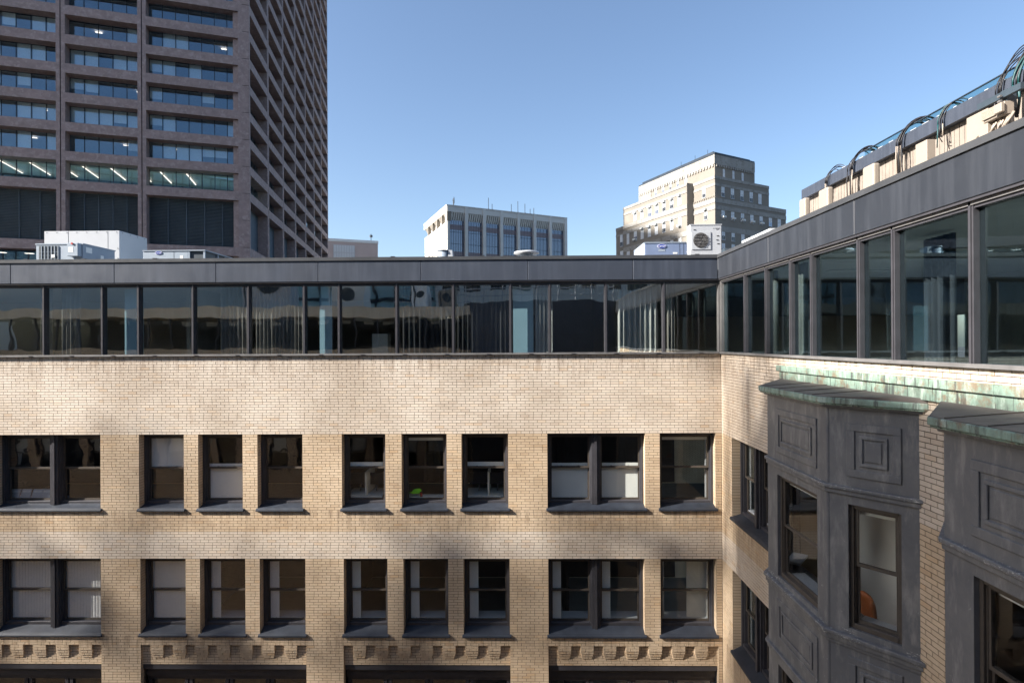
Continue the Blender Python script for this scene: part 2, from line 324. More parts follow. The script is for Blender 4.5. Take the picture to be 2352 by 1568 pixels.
# ------------------------------------------------------------------ sash windows (parts of a building)
def sash_window(F, u0, u1, zs, zh, parent, style='', gl='sashglass', rail=.5, deep=False, low=.16, depth=.19, sub=True):
    """outer frame is the part, sashes, panes, sill and blind its sub-parts"""
    d = depth; m = MB(); zg0 = zs + (.235 if not deep else .30); 
    m.lbox(F, u0+.008, u0+.065, -d-.10, -d, zs+.10, zh-.002).lbox(F, u1-.065, u1-.008, -d-.10, -d, zs+.10, zh-.002)
    m.lbox(F, u0+.008, u1-.008, -d-.101, -d+.001, zh-.10, zh-.003).lbox(F, u0+.066, u1-.066, -d-.14, -d-.02, zs+.12, zg0-.035)
    m.lbox(F, u0+.066, u0+.085, -d-.17, -d-.05, zs+.12, zh-.101).lbox(F, u1-.085, u1-.066, -d-.17, -d-.05, zs+.12, zh-.101)
    m.lbox(F, u0+.086, u1-.086, -d-.17, -d-.051, zh-.125, zh-.101)
    fo = m.build('window_frame', M['frame'], parent); bevel(fo, .004, 1)
    a, b = u0+.088, u1-.088; zt = zh-.127; zm = zg0+(zt-zg0)*rail
    def sashf(z0, z1, n, nm):
        s_ = MB(); w_ = .033
        s_.lbox(F, a, a+w_, n-.035, n, z0, z1).lbox(F, b-w_, b, n-.035, n, z0, z1).lbox(F, a+w_, b-w_, n-.034, n-.001, z0, z0+.045).lbox(F, a+w_, b-w_, n-.034, n-.001, z1-.035, z1)
        s_.build(nm, M['sash'], fo)
        MB().lbox(F, a+w_-.004, b-w_+.004, n-.022, n-.016, z0+.04, z1-.03).build('pane', M[gl], fo)
    sashf(zm-.022, zt, -d-.085, 'upper_sash'); sashf(zg0-.035, zm+.022, -d-.128, 'lower_sash')
    lk = MB()                               # sash locks on the meeting rail
    for q in (.28, .72): lk.lbox(F, a+(b-a)*q-.02, a+(b-a)*q+.02, -d-.12, -d-.10, zm+.023, zm+.036)
    lk.build('sash_lock', M['frame'], fo)
    nb = -d-.172; ws = b-a
    def bl(x0, x1, z0, z1, mt='blind', nm='blind', n=nb):
        q = MB(); q.lbox(F, a+ws*x0, a+ws*x1, n-.012, n, z0, z1)
        q.lbox(F, a+ws*x0, a+ws*x1, n-.016, n+.004, z0-.012, z0+.012); q.build(nm, M[mt], fo)
    def vert(x0, x1, mt='blind', ww=.075):
        q = MB(); x = a+ws*x0; e = a+ws*x1
        while x < e-.01:
            j = min(x+ww+.004, e); dz = random.uniform(-.01, .01); q.hexa([F.p(x, nb-.010, zg0-.02+dz), F.p(j, nb, zg0-.02+dz), F.p(j, nb-.003, zg0-.02+dz), F.p(x, nb-.013, zg0-.02+dz), F.p(x, nb-.010, zt), F.p(j, nb, zt), F.p(j, nb-.003, zt), F.p(x, nb-.013, zt)]); x += ww
        q.build('vertical_blind', M[mt], fo)
    h = zt-zg0
    if 'L' in style: bl(-.02, 1.02, zg0-.02, zm+.09)                    # blind over the lower part
    if 'l' in style: bl(-.02, 1.02, zm+.02, zm+.12)
    if 'U' in style: bl(-.02, 1.02, zm+.03, zt+.03)
    if 't' in style: bl(-.02, 1.02, zt-.11, zt+.02)
    if 'F' in style: bl(-.02, 1.02, zg0, zt+.02)
    if 'V' in style: vert(-.02, 1.02)
    if 'c' in style: vert(-.02, .26, 'blind', .09)
    if 's' in style: MB().lbox(F, a-.05, b+.05, -d-.55, -d-.18, zg0-.05, zg0+.02).lbox(F, a+.05, a+.09, -d-.21, -d-.19, zg0+.02, zt).build('inner_sill', M['white'], fo)
    if 'R' in style: MB().lbox(F, a+ws*.55, b+.05, -d-.24, -d-.22, zg0, zt).build('wall_panel', M['shade'], fo)
    if 'w' in style: MB().lbox(F, b-.065, b-.035, -d-.2, -d-.18, zg0, zt).lbox(F, a, b, -d-.2, -d-.18, zt-.06, zt-.03).build('inner_trim', M['white'], fo)
    return fo
def sill(F, u0, u1, zs, parent, deep):
    m = MB(); e = .035; hh = .075; rise = .17 if not deep else .24
    m.hexa([F.p(u0-e, .055, zs), F.p(u1+e, .055, zs), F.p(u1+e, .003, zs), F.p(u0-e, .003, zs), F.p(u0-e, .05, zs+.045), F.p(u1+e, .05, zs+.045), F.p(u1+e, .003, zs+.075), F.p(u0-e, .003, zs+.075)])
    m.hexa([F.p(u0+.007, .002, zs), F.p(u1-.007, .002, zs), F.p(u1-.007, -.30, zs), F.p(u0+.007, -.30, zs), F.p(u0+.007, .002, zs+.075), F.p(u1-.007, .002, zs+.075), F.p(u1-.007, -.30, zs+rise), F.p(u0+.007, -.30, zs+rise)])
    o = m.build('window_sill', M['winsill'], parent); bevel(o, .006, 2); return o
# ------------------------------------------------------------------ the facade block across the courtyard
fx = lambda x: FA.uof(x)
block = thing('brick_building', 'cream and tan brick block facing the camera across the courtyard, dark strip windows on top', 'building', (-4, YF, ZG))
R1 = [(-12, 229.5, 'dbl'), (318, 421, 'U'), (454, 556, 'L'), (590, 693.5, ''), (783.8, 883.8, 'l'), (921, 1024.6, 't'), (1058.6, 1165.8, 'l'), (1255.8, 1480.6, 'dblL'), (1513.8, 1642.6, 'tw')]
R2 = [(-12, 229.5, 'dblV'), (320, 424, 'V'), (457, 561, 'cs'), (594, 699, 'cs'), (787, 887.5, 'cs'), (924, 1027, 'cs'), (1062, 1168, 'cs'), (1256.5, 1478, 'dblcs'), (1514, 1643, 'Rs')]
ops = []
for R_, zs, zh in ((R1, Z_S1, Z_H1), (R2, Z_S2, Z_H2)):
    for a, b, st in R_: ops.append((fx(a), fx(b), zs, zh))
UL, UR = -15.5, XW
BAYS = [(fx(-150), fx(230)), (fx(320.2), fx(700.5)), (fx(785.8), fx(1168.6)), (fx(1255.8), fx(1647))]
ZC0, ZC1 = -7.555, -8.085
bops = [(a, b, -9.9, ZC0) for a, b in BAYS]
ZB = -9.9
backing(FA, UL, UR+.3, ZB, Z_BT, ops+bops, -.19, -.006, 'wall', M['mortar'], block)
MB().lbox(FA, UL, UR+.3, -.19, 0, ZG, ZB).build('lower_wall', M['bricktex'], block)
MB().lbox(FA, -34, UL, -.19, 0, ZG, Z_BT).build('side_wall', M['bricktex'], block)
br = courses(FA, UL, UR-.008, ZB, Z_BT, ops+bops) + jambs(FA, ops) + jambs(FA, [(a, b, ZC1-.9, ZC0) for a, b in BAYS], .12)
for a, b in BAYS:
    MB().lbox(FA, a, b, -.30, -.076, ZC1, ZC0).build('frieze_backing', M['mortar'], block)
    br += courses(FA, a, b, ZC1, ZC0, [], n0=-.076, proud=-.07, seed=5)
put_bricks(FA, br, block, 290, lambda b, c: b[3] > -.01)
# corbels
for bi, (a, b) in enumerate(BAYS):
    edges = {0: [1.0, 128, 262, 398, 535], 1: [957, 1090, 1222, 1352, 1485, 1615, 1748]}.get(bi)
    if bi < 2: rx = [x*.3881 for x in edges]
    elif bi == 2: rx = [733.8+x*.4 for x in (258, 387, 515, 643, 772, 902, 1031)]
    else: rx = [733.8+x*.4 for x in (1435, 1565, 1695, 1825, 1957, 2090, 2222)]
    if bi == 0: rx = [-104, -51] + rx
    for x in rx:
        r_ = fx(x); q = MB(); k0 = int((Z_BT-ZC0)/CO)+0
        wd = .325
        for j in range(6):
            zt_ = Z_BT-(k0+j)*CO; dep = (.0685, .0685, .0685, .055, .038, .02)[j]; ins = (0, 0, 0, 0, .03, .07)[j]
            zt2 = min(zt_, ZC0+.03)
            zz0, zz1 = zt_-CO+.0045, zt_-.0045
            if zz1 > ZC0: zz1 = ZC0-.002
            if zz1-zz0 < .01: continue
            l_, rr = r_-wd+ins*.5, r_-ins*.5; sp = l_+(rr-l_)*(.64 if j % 2 else .36)
            q.lbox(FA, l_, sp-.004, -.069, -.07+dep, zz0, zz1).lbox(FA, sp+.004, rr, -.069, -.07+dep, zz0, zz1)
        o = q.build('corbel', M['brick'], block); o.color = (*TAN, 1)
    # steel lintel and the top of the big windows below it
    m = MB(); m.lbox(FA, a+.01, b-.01, -.30, -.085, ZC1-.135, ZC1-.004).lbox(FA, a+.01, b-.01, -.34, -.20, ZC1-.36, ZC1-.137).lbox(FA, a+.01, b-.01, -.36, -.27, ZC1-.48, ZC1-.363)
    lin = m.build('steel_lintel', M['frame'], block); bevel(lin, .008, 2)
    nb_ = 4; wdt = (b-a)/nb_
    for i in range(nb_):
        MB().lbox(FA, a+i*wdt+.02, a+i*wdt+.10, -.38, -.29, ZB, ZC1-.482).lbox(FA, a+(i+1)*wdt-.10, a+(i+1)*wdt-.02, -.38, -.29, ZB, ZC1-.482).build('window_mullion', M['frame'], block)
        MB().lbox(FA, a+i*wdt+.10, a+(i+1)*wdt-.10, -.35, -.343, ZB, ZC1-.482).build('pane', M['sashglass'], block)
# sash windows of the two rows
for R_, zs, zh, deep in ((R1, Z_S1, Z_H1, False), (R2, Z_S2, Z_H2, True)):
    for a, b, st in R_:
        u0, u1 = fx(a), fx(b); gl = 'sashglass' if a < 750 else 'oldglass'
        sill(FA, u0, u1, zs, block, deep)
        if st.startswith('dbl'):
            mid = (u0+u1)/2 + (.04 if a < 0 else 0)
            MB().lbox(FA, mid-.10, mid-.035, -.30, -.14, zs+.13, zh-.003).lbox(FA, mid-.03, mid+.03, -.30, -.115, zs+.13, zh-.004).lbox(FA, mid+.035, mid+.10, -.30, -.14, zs+.13, zh-.003).build('window_mullion', M['frame'], block)
            s2 = st[3:]
            sash_window(FA, u0, mid-.055, zs, zh, block, s2, gl, .5, deep); sash_window(FA, mid+.055, u1, zs, zh, block, s2, gl, .5, deep)
        else: sash_window(FA, u0, u1, zs, zh, block, st, gl, .5, deep)
# rooms behind the facade
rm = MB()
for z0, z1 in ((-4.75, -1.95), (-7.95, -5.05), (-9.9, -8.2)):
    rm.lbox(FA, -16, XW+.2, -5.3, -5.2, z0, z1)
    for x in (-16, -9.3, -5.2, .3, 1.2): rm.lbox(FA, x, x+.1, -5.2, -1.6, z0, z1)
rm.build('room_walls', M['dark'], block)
fl = MB()
for z in (-4.85, -8.05, -1.85, -10.0): fl.lbox(FA, -16, 9, -5.3, -.2, z-.05, z+.05)
fl.build('room_floors', M['interior'], block)
# strip window storey of the facade
mull = [-30, 103, 237, 320, 445, 572, 700, 780, 912, 1042, 1173, 1263, 1392, 1525]
mx = [-17.] + [fx(-290), fx(-160)] + [fx(x) for x in mull]
ZG0, ZG1 = Z_BT+.085, Z_PB-.10
for x in mx:
    o = MB().lbox(FA, x-.038, x+.038, -.10, .030, Z_BT+.051, Z_PB-.032).lbox(FA, x-.016, x+.016, .031, .045, Z_BT+.051, Z_PB-.032).build('mullion', M['frame'], block)
MB().lbox(FA, XW-.07, XW-.012, -.10, .03, Z_BT+.051, Z_PB-.032).build('mullion', M['alu'], block)
MB().lbox(FA, -34, XW-.012, -.10, .06, Z_BT+.004, Z_BT+.05).build('strip_sill', M['alu'], block)
mm = MB(); mm.lbox(FA, -34, XW-.012, -.10, .02, Z_PB-.10, Z_PB-.032); mm.build('strip_head', M['frame'], block)
ed = mx + [XW-.05]
for a, b in zip(ed, ed[1:]):
    MB().lbox(FA, a+.038, b-.038, -.045, -.037, Z_BT+.05, Z_PB-.10).build('pane', M['strip'], block)
for x in np.arange(-12.4, 4.5, 1.05): MB().lbox(FA, x, x+.10, .061, .069, Z_BT+.018, Z_BT+.032).build('weep_cover', M['frame'], block)
# parapet panels of the facade
jx = [-34., fx(-440), fx(-203)] + [fx(x) for x in (32.7, 269.3, 501.2, 734.4, 969.3, 1213, 1453)] + [XW-.10]
for a, b in zip(jx, jx[1:]):
    o = MB().lbox(FA, a+.006, b-.006, -.16, .10, Z_PB, Z_CAP-.07).build('parapet_panel', M['panel'], block); bevel(o, .006, 1)
MB().lbox(FA, -34, XW-.10, -.16, .085, Z_PB-.03, Z_PB-.002).lbox(FA, -34, XW-.1, -.17, .094, Z_PB+.02, Z_CAP-.1).build('parapet_core', M['frame'], block)
MB().lbox(FA, -34, XW-.115, -.22, .115, Z_CAP-.068, Z_CAP).lbox(FA, -34, XW-.12, -.22, .125, Z_CAP-.085, Z_CAP-.07).build('parapet_cap', M['capm'], block)
cl = MB()
for x in (68, 200, 362, 620, 905, 1110, 1600): cl.lbox(FA, fx(x)-.05, fx(x)+.05, -.02, .118, Z_CAP+.001, Z_CAP+.016)
cl.build('cap_clips', M['frame'], block)
MB().lbox(FA, -34, 30, -26, -.2, 1.72, 1.80).build('roof', M['roof'], block)
MB().lbox(FA, -34, XW+.1, -6.1, -6.0, -.45, 1.7).lbox(FA, -9.0, -8.9, -6, -1, -.45, 1.7).lbox(FA, 2.55, 2.65, -6, -1.2, -.45, 1.7).build('top_floor_walls', M['interior'], block)
MB().lbox(FA, -34, XW+.1, -6.0, -.05, 1.50, 1.56).build('top_floor_ceiling', M['ceil'], block)
MB().lbox(FA, -34, XW+.1, -6.0, -.19, -.50, -.42).build('top_floor_floor', M['interior'], block)
MB().lbox(FA, -34, 30, -26, -25.8, ZG, 1.72).lbox(FA, -34.2, -34, -26, -.2, ZG, 1.72).build('rear_wall', M['bricktex'], block)
MB().lbox(FA, .1, .85, -5.99, -5.93, -.42, .95).build('dark_doorway', M['black'], block)
# ------------------------------------------------------------------ the right wing
wing = thing('brick_wing', 'right-hand wing with slate coloured bay windows under a long dark parapet', 'building', (XW, 6, ZG))
wops = [(11.55, 13.75, Z_S1, Z_H1), (11.55, 13.75, Z_S2, Z_H2)]
bay_ops = [(7.45, 10.80, -9.9, -.93), (3.26, 6.61, -9.9, -.93)]       # the wall is open behind the bay windows
backing(WI, 2.4, YF, ZB, Z_BT, wops+bay_ops, -.19, -.006, 'wall', M['mortar'], wing)
MB().lbox(WI, -8, 2.4, -.19, 0, ZG, Z_BT).lbox(WI, 2.4, YF, -.19, 0, ZG, ZB).build('lower_wall', M['bricktex'], wing)
wb = courses(WI, 2.4, YF-.008, ZB, Z_BT, wops+bay_ops, seed=9) + jambs(WI, wops)
def wok(b, c):
    if b[3] < -.01: return False
    Y, z = c[1], c[2]
    return z > -.50 or (6.90 < Y < 7.34)
put_bricks(WI, wb, wing, 290, wok)
for (a, b, zs, zh) in wops:
    deep = zh == Z_H2; mid = 12.72; sill(WI, a, b, zs, wing, deep)
    MB().lbox(WI, mid-.05, mid+.05, -.30, -.13, zs+.13, zh-.003).build('window_mullion', M['frame'], wing)
    sash_window(WI, mid+.03, b, zs, zh, wing, 'w', 'oldglass', .5, deep); sash_window(WI, a, mid-.03, zs, zh, wing, 'w', 'oldglass', .5, deep)
wm = [14.36]+[WI.uof(x) for x in (1713.6, 1762.6, 1819.4, 1868, 1976.9, 2057.1, 2237.4)]
wm += [wm[-1]-1.41, wm[-1]-2.3, wm[-1]-3.7, wm[-1]-5.1, wm[-1]-6.5, wm[-1]-7.9, wm[-1]-9.3, -6.5]
for x in wm: MB().lbox(WI, x-.038, x+.038, -.10, .030, Z_BT+.051, Z_PB-.032).lbox(WI, x-.016, x+.016, .031, .045, Z_BT+.051, Z_PB-.032).build('mullion', M['alu' if x > 14 else 'frame'], wing)
for a, b in zip(wm[1:], wm): MB().lbox(WI, a+.038, b-.038, -.045, -.037, Z_BT+.05, Z_PB-.10).build('pane', M['wingglass'], wing)
MB().lbox(WI, -8, YF-.07, -.10, .06, Z_BT+.004, Z_BT+.05).build('strip_sill', M['alu'], wing)
MB().lbox(WI, -8, YF-.07, -.10, .02, Z_PB-.10, Z_PB-.068).build('strip_head', M['frame'], wing)
MB().lbox(WI, -8, YF-.07, -.10, .045, Z_PB-.066, Z_PB-.032).build('strip_head', M['alu'], wing)
wj = [-8, -3.25, -.31, 2.63, 5.57, 8.51, 11.45, YF-.105]
for a, b in zip(wj, wj[1:]):
    o = MB().lbox(WI, a+.006, b-.006, -.16, .10, Z_PB, Z_CAP-.07).build('parapet_panel', M['wpanel'], wing); bevel(o, .006, 1)
MB().lbox(WI, -8, YF-.105, -.16, .085, Z_PB-.03, Z_PB-.002).lbox(WI, -8, YF-.105, -.17, .094, Z_PB+.02, Z_CAP-.1).build('parapet_core', M['frame'], wing)
MB().lbox(WI, -8, YF+.18, -.22, .115, Z_CAP-.066, Z_CAP+.002).lbox(WI, -8, YF-.12, -.22, .125, Z_CAP-.085, Z_CAP-.068).build('parapet_cap', M['capm'], wing)
MB().box(XW+.2, 19, -8, YF+.18, 1.721, 1.801).build('roof', M['roof'], wing)
MB().box(XW+.06, XW+5.9, -8, YF-.1, 1.50, 1.56).build('top_floor_ceiling', M['ceil'], wing)
MB().box(XW+5.9, XW+6.0, -8, YF-.1, -.5, 1.7).build('top_floor_wall', M['interior'], wing)
MB().box(XW+.19, XW+5.9, -8, YF-.1, -.50, -.42).build('top_floor_floor', M['interior'], wing)
MB().box(18.8, 19, -8, YF+.18, ZG, 1.72).box(XW+.3, 18.8, -8, -7.8, ZG, 1.72).build('rear_wall', M['bricktex'], wing)
wl = MB()
for y, z in ((9.5, 1.49), (7.4, 1.49), (12.4, 1.49)): wl.box(XW+1.6, XW+2.9, y, y+.16, z-.008, z)
wl.build('ceiling_lights', plain('unlit lamp cover', (.7, .72, .72), .5), wing)
fl = MB()
for z in (-4.85, -8.05, -1.85): fl.box(XW+.2, XW+6, -1, YF-.1, z-.05, z+.05)
fl.build('room_floors', M['wood'], wing)
rw = MB()
for z0, z1 in ((-4.75, -1.95), (-7.95, -5.05)):
    rw.box(XW+5.9, XW+6, -1, YF, z0, z1).box(XW+.3, XW+5.9, 11.3, 11.4, z0, z1).box(XW+.3, XW+5.9, 6.98, 7.08, z0, z1).box(XW+.3, XW+5.9, 2.6, 2.7, z0, z1)
rw.build('room_walls', M['skin'], wing)
# bay windows: plan corners taken off the wing wall
PX = 4.258
def bay_window(yf, full=True):
    """yf: far corner of its front face"""
    yn = yf-1.91; ch = (.706, .862)                      # chamfer offset in x and y
    pts = [(XW-.01, yf+ch[1]), (PX, yf), (PX, yn), (XW-.01, yn-ch[1])]
    root = MB(); zt = -.86; T = .12
    cw = math.hypot(*ch); U_ = (ch[0]/cw, -ch[1]/cw); Nn = (-ch[1]/cw, -ch[0]/cw); Nf = (-ch[1]/cw, ch[0]/cw)
    near = Fr((PX, yn, 0), U_, Nn); front = Fr((PX, yf, 0), (0, -1), (-1, 0)); far = Fr((XW, yf+ch[1], 0), (-ch[0]/cw, -ch[1]/cw), Nf)
    lev = [(-2.22, -3.90), (-5.37, -7.05)]
    def wallf(F, wd, ops_):
        zs_ = sorted({-9.0, zt} | {v for o in ops_ for v in o[2:]})
        for a, b in zip(zs_, zs_[1:]):
            m_ = (a+b)/2
            for x, y in fill(0, wd, [(o[0], o[1]) for o in ops_ if o[2] < m_ < o[3]]): root.lbox(F, x, y, -T, 0, a, b)
    ON, OF, OA = (.285, .915), (.36, 1.66), (.2, .83)
    wallf(near, cw, [(ON[0], ON[1], z1, z0) for z0, z1 in lev]); wallf(front, 1.91, [(OF[0], OF[1], z1, z0) for z0, z1 in lev]); wallf(far, cw, [(OA[0], OA[1], z1, z0) for z0, z1 in lev])
    bay = root.build('bay_window', M['bay'], wing)
    # corner posts closing the mitres
    cp_ = MB()
    for (cx_, cy_) in (pts[1], pts[2]): cp_.cyl((cx_+.035, cy_, -9.0), .036, zt+9.0, 12)
    cp_.build('corner_bead', M['bay'], bay, smooth=False)
    def ring(name, z0, z1, out, mat='bay', prof=None):
        q = MB(); o = out
        P = [(XW-.002, yf+ch[1]+o*1.35), (PX-o, yf+o*.45), (PX-o, yn-o*.45), (XW-.002, yn-ch[1]-o*1.35)]
        q.poly(P+[(XW-.001, yn), (XW-.001, yf)], z0, z1); r__ = q.build(name, M[mat], bay); return bevel(r__, .012, 2)
    for zr in (-1.98, -5.13): ring('moulding', zr-.055, zr, .055); ring('moulding', zr-.12, zr-.057, .03)
    for zr in (-3.98, -7.13): ring('sill_moulding', zr-.06, zr, .075); ring('sill_moulding', zr-.135, zr-.062, .045); ring('sill_moulding', zr-.19, zr-.137, .02)
    # copper cornice and roof
    ring('soffit_moulding', zt-.06, zt-.002, .06)
    ring('copper_fascia', zt+.0, zt+.085, .135, 'copper'); ring('copper_fascia', zt-.022, zt-.001, .115, 'copper')
    o = .12; P = [(XW-.002, yf+ch[1]+o*1.35), (PX-o, yf+o*.45), (PX-o, yn-o*.45), (XW-.002, yn-ch[1]-o*1.35)]
    MB().poly(P, zt+.087, [zt+.15, zt+.092, zt+.092, zt+.15]).build('roof', M['bayroof'], bay)
    for q_ in (.08, .36, .64, .92):
        y_ = yf+(yn-yf)*q_; se = MB(); se.hexa([(PX-o+.005, y_-.006, zt+.0925), (XW-.01, y_-.006, zt+.151), (XW-.01, y_+.006, zt+.151), (PX-o+.005, y_+.006, zt+.0925), (PX-o+.005, y_-.006, zt+.103), (XW-.01, y_-.006, zt+.162), (XW-.01, y_+.006, zt+.162), (PX-o+.005, y_+.006, zt+.103)])
        se.build('roof_seam', M['bayroof'], bay)
    def nested(F, a, b, z0, z1):                        # nested raised frames of a panel
        def fr(e, w_, n0, n1, nm):
            q = MB(); x0, x1, y0, y1 = a+e, b-e, z0+e, z1-e
            q.lbox(F, x0, x1, n0, n1, y1-w_, y1).lbox(F, x0, x1, n0, n1, y0, y0+w_).lbox(F, x0, x0+w_, n0, n1, y0+w_, y1-w_).lbox(F, x1-w_, x1, n0, n1, y0+w_, y1-w_)
            bevel(q.build(nm, M['bay'], bay), .006, 1)
        fr(0, .10, .0008, .020, 'panel_moulding'); fr(.155, .045, .0006, .022, 'panel_moulding'); 
        bevel(MB().lbox(F, a+.225, b-.225, .0006, .014, z0+.225, z1-.225).build('panel', M['bay'], bay), .008, 1)
    for F, O_ in ((near, ON), (front, OF)):
        nested(F, O_[0]-.01, O_[1]+.01, -1.84, -1.12); nested(F, O_[0]-.01, O_[1]+.01, -4.98, -4.27)
    for F, O_ in ((near, ON), (front, OF), (far, OA)):
        for z0, z1 in lev:
            a, b = O_; m = MB(); n_ = -.05
            m.lbox(F, a, a+.05, -.16, n_, z1, z0).lbox(F, b-.05, b, -.16, n_, z1, z0).lbox(F, a+.05, b-.05, -.16, n_-.001, z0-.055, z0).lbox(F, a+.05, b-.05, -.17, n_+.01, z1, z1+.07)
            m.lbox(F, a+.05, a+.065, -.165, -.075, z1+.07, z0-.055).lbox(F, b-.065, b-.05, -.165, -.075, z1+.07, z0-.055)
            bevel(m.build('window_frame', M['sash'], bay), .004, 1)
            zm = (z0+z1)/2+.02
            for (p, q_, nn, nm) in ((zm-.02, z0-.056, -.085, 'upper_sash'), (z1+.071, zm+.02, -.115, 'lower_sash')):
                s_ = MB(); s_.lbox(F, a+.066, a+.095, nn-.028, nn, p, q_).lbox(F, b-.095, b-.066, nn-.028, nn, p, q_).lbox(F, a+.095, b-.095, nn-.027, nn-.001, p, p+.04).lbox(F, a+.095, b-.095, nn-.027, nn-.001, q_-.03, q_)
                s_.build(nm, M['sash'], bay); MB().lbox(F, a+.09, b-.09, nn-.018, nn-.013, p+.03, q_-.02).build('pane', M['oldglass'], bay)
            MB().lbox(F, a+.05, b-.05, -.42, -.18, z1+.02, z1+.06).build('inner_sill', M['white'], bay)
            MB().lbox(F, a+.07, b-.07, -.19, -.175, z0-.15, z0-.06).build('blind_roll', M['blind'], bay)
    return bay
bay_window(10.08); bay_window(5.893)
MB().box(XW+1.15, XW+1.2, 8.6, 11.25, -4.79, -1.9).build('partition', M['blind'], wing)
# copper flashing on the wall above the bays
MB().lbox(WI, 2.5, 11.15, .001, .09, -.565, -.465).build('copper_flashing', M['copper'], wing)
MB().lbox(WI, 2.5, 11.10, .001, .05, -.73, -.567).build('copper_flashing', M['copper'], wing)
cj = MB()
for y in (3.3, 4.2, 5.1, 6.05, 7.0, 8.1, 9.2, 10.2): cj.lbox(WI, y, y+.012, .002, .094, -.568, -.462).lbox(WI, y, y+.012, .002, .054, -.729, -.569)
cj.build('flashing_seams', M['copper'], wing)
# ------------------------------------------------------------------ the block on the camera's side, seen in the glass
opp = thing('brick_building', 'brick block on the near side of the courtyard, seen mirrored in the strip windows', 'building', (-10, -4.6, ZG))
def plain_block(F, u0, u1, parent, rows=((-4.2, -2.25), (-7.35, -5.4)), step=1.55, dz=0):
    ops_ = []; x = u0+.5
    while x < u1-1.3:
        for a, b in rows: ops_.append((x, x+1.05, a, b))
        x += step
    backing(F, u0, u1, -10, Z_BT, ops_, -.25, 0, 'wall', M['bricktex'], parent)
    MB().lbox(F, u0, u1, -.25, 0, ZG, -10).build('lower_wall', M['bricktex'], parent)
    q = MB(); gq = MB(); bl_ = MB()
    for i, (a, b, c, d) in enumerate(ops_):
        q.lbox(F, a, a+.1, -.24, -.15, c, d).lbox(F, b-.1, b, -.24, -.15, c, d).lbox(F, a, b, -.24, -.14, c, c+.12).lbox(F, a, b, -.24, -.15, d-.1, d).lbox(F, a+.1, b-.1, -.24, -.18, (c+d)/2-.03, (c+d)/2+.03)
        gq.lbox(F, a+.1, b-.1, -.22, -.21, c+.1, d-.1)
        if i % 3: bl_.lbox(F, a+.1, b-.1, -.24, -.23, c+.1+(.8 if i % 2 else 0), d-.1)
    q.build('window_frames', M['frame'], parent); gq.build('window_panes', M['oldglass'], parent); bl_.build('blinds', M['shade'], parent)
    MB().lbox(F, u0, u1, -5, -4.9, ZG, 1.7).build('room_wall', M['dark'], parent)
    MB().lbox(F, u0, u1, -5, .10, Z_PB, Z_CAP).build('parapet', plain('sun-toned bronze parapet', (.72, .60, .45), .5, .0, var=.2, nscale=1, streak=.4), parent)  # bronze panels given a pale beige to look sunlit in reflections
    q = MB(); gq = MB(); x = u0; tl = MB()
    while x < u1:
        q.lbox(F, x-.04, x+.04, -.1, .04, Z_BT, Z_PB); tl.lbox(F, x+.15, min(x+1.3, u1)-.55, -1.2, -1.15, 1.15, 1.38); x += 1.35
    q.build('mullions', M['frame'], parent); gq.lbox(F, u0, u1, -.05, -.04, Z_BT+.05, Z_PB).build('strip_pane', M['oldglass'], parent); tl.build('transom_lights', M['white'], parent)
    MB().lbox(F, u0, u1, -4.9, -.25, -.5, -.4).build('floor', M['dark'], parent)
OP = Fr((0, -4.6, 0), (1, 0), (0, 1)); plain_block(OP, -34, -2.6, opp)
OP2 = Fr((0, -.9, 0), (1, 0), (0, 1)); opp2 = thing('brick_building', 'projecting part of the near block, beside the camera, mirrored in the strip windows', 'building', (1, -.9, ZG))
MB().lbox(OP2, -2.6, XW-.01, -7, 0, ZG, -.3).build('wall', M['panel'], opp2)  # brick wall given dark panel colour so its reflection looks shaded
MB().lbox(OP2, -2.6, XW-.11, -7, -.3, -.3, Z_CAP).build('parapet', M['panel'], opp2)
MB().lbox(OP2, -34, -2.61, -14, -8.8, ZG, 1.8).build('roof_block', M['roof'], opp2)
# things mirrored in the glass: towers behind the camera
tt = thing('glass_tower', 'teal glass tower behind the near block, visible only as a reflection', 'building', (-45, -75, ZG))
TT = Fr((0, -62, 0), (1, 0), (0, 1))
MB().lbox(TT, -95, -14, -30, 0, ZG, 60).build('glazing', M['tealglass'], tt)
q = MB()
for x in np.arange(-95, -14, 3.): q.lbox(TT, x, x+.3, .0, .25, ZG, 60)
for z in np.arange(-20, 60, 3.8): q.lbox(TT, -95, -14, .0, .15, z, z+.5)
q.build('mullion_grid', M['louv'], tt)
pt = thing('office_building', 'pale office block with window bands behind the near block, visible only as a reflection', 'building', (8, -55, ZG))
PT = Fr((0, -45, 0), (1, 0), (0, 1)); q = MB(); q2 = MB()
q.lbox(PT, -11, 34, -25, -.5, ZG, 22)
for z in np.arange(-20, 22, 3.6): q.lbox(PT, -11, 34, -.5, 0, z, z+1.5)
for x in np.arange(-11, 34.5, 3.): q.lbox(PT, x, x+.8, -.5, .02, ZG, 22)
q.build('wall', M['paleconc'], pt); q2.lbox(PT, -11, 34, -.49, -.4, ZG, 21.9).build('glazing', M['darkwin'], pt)
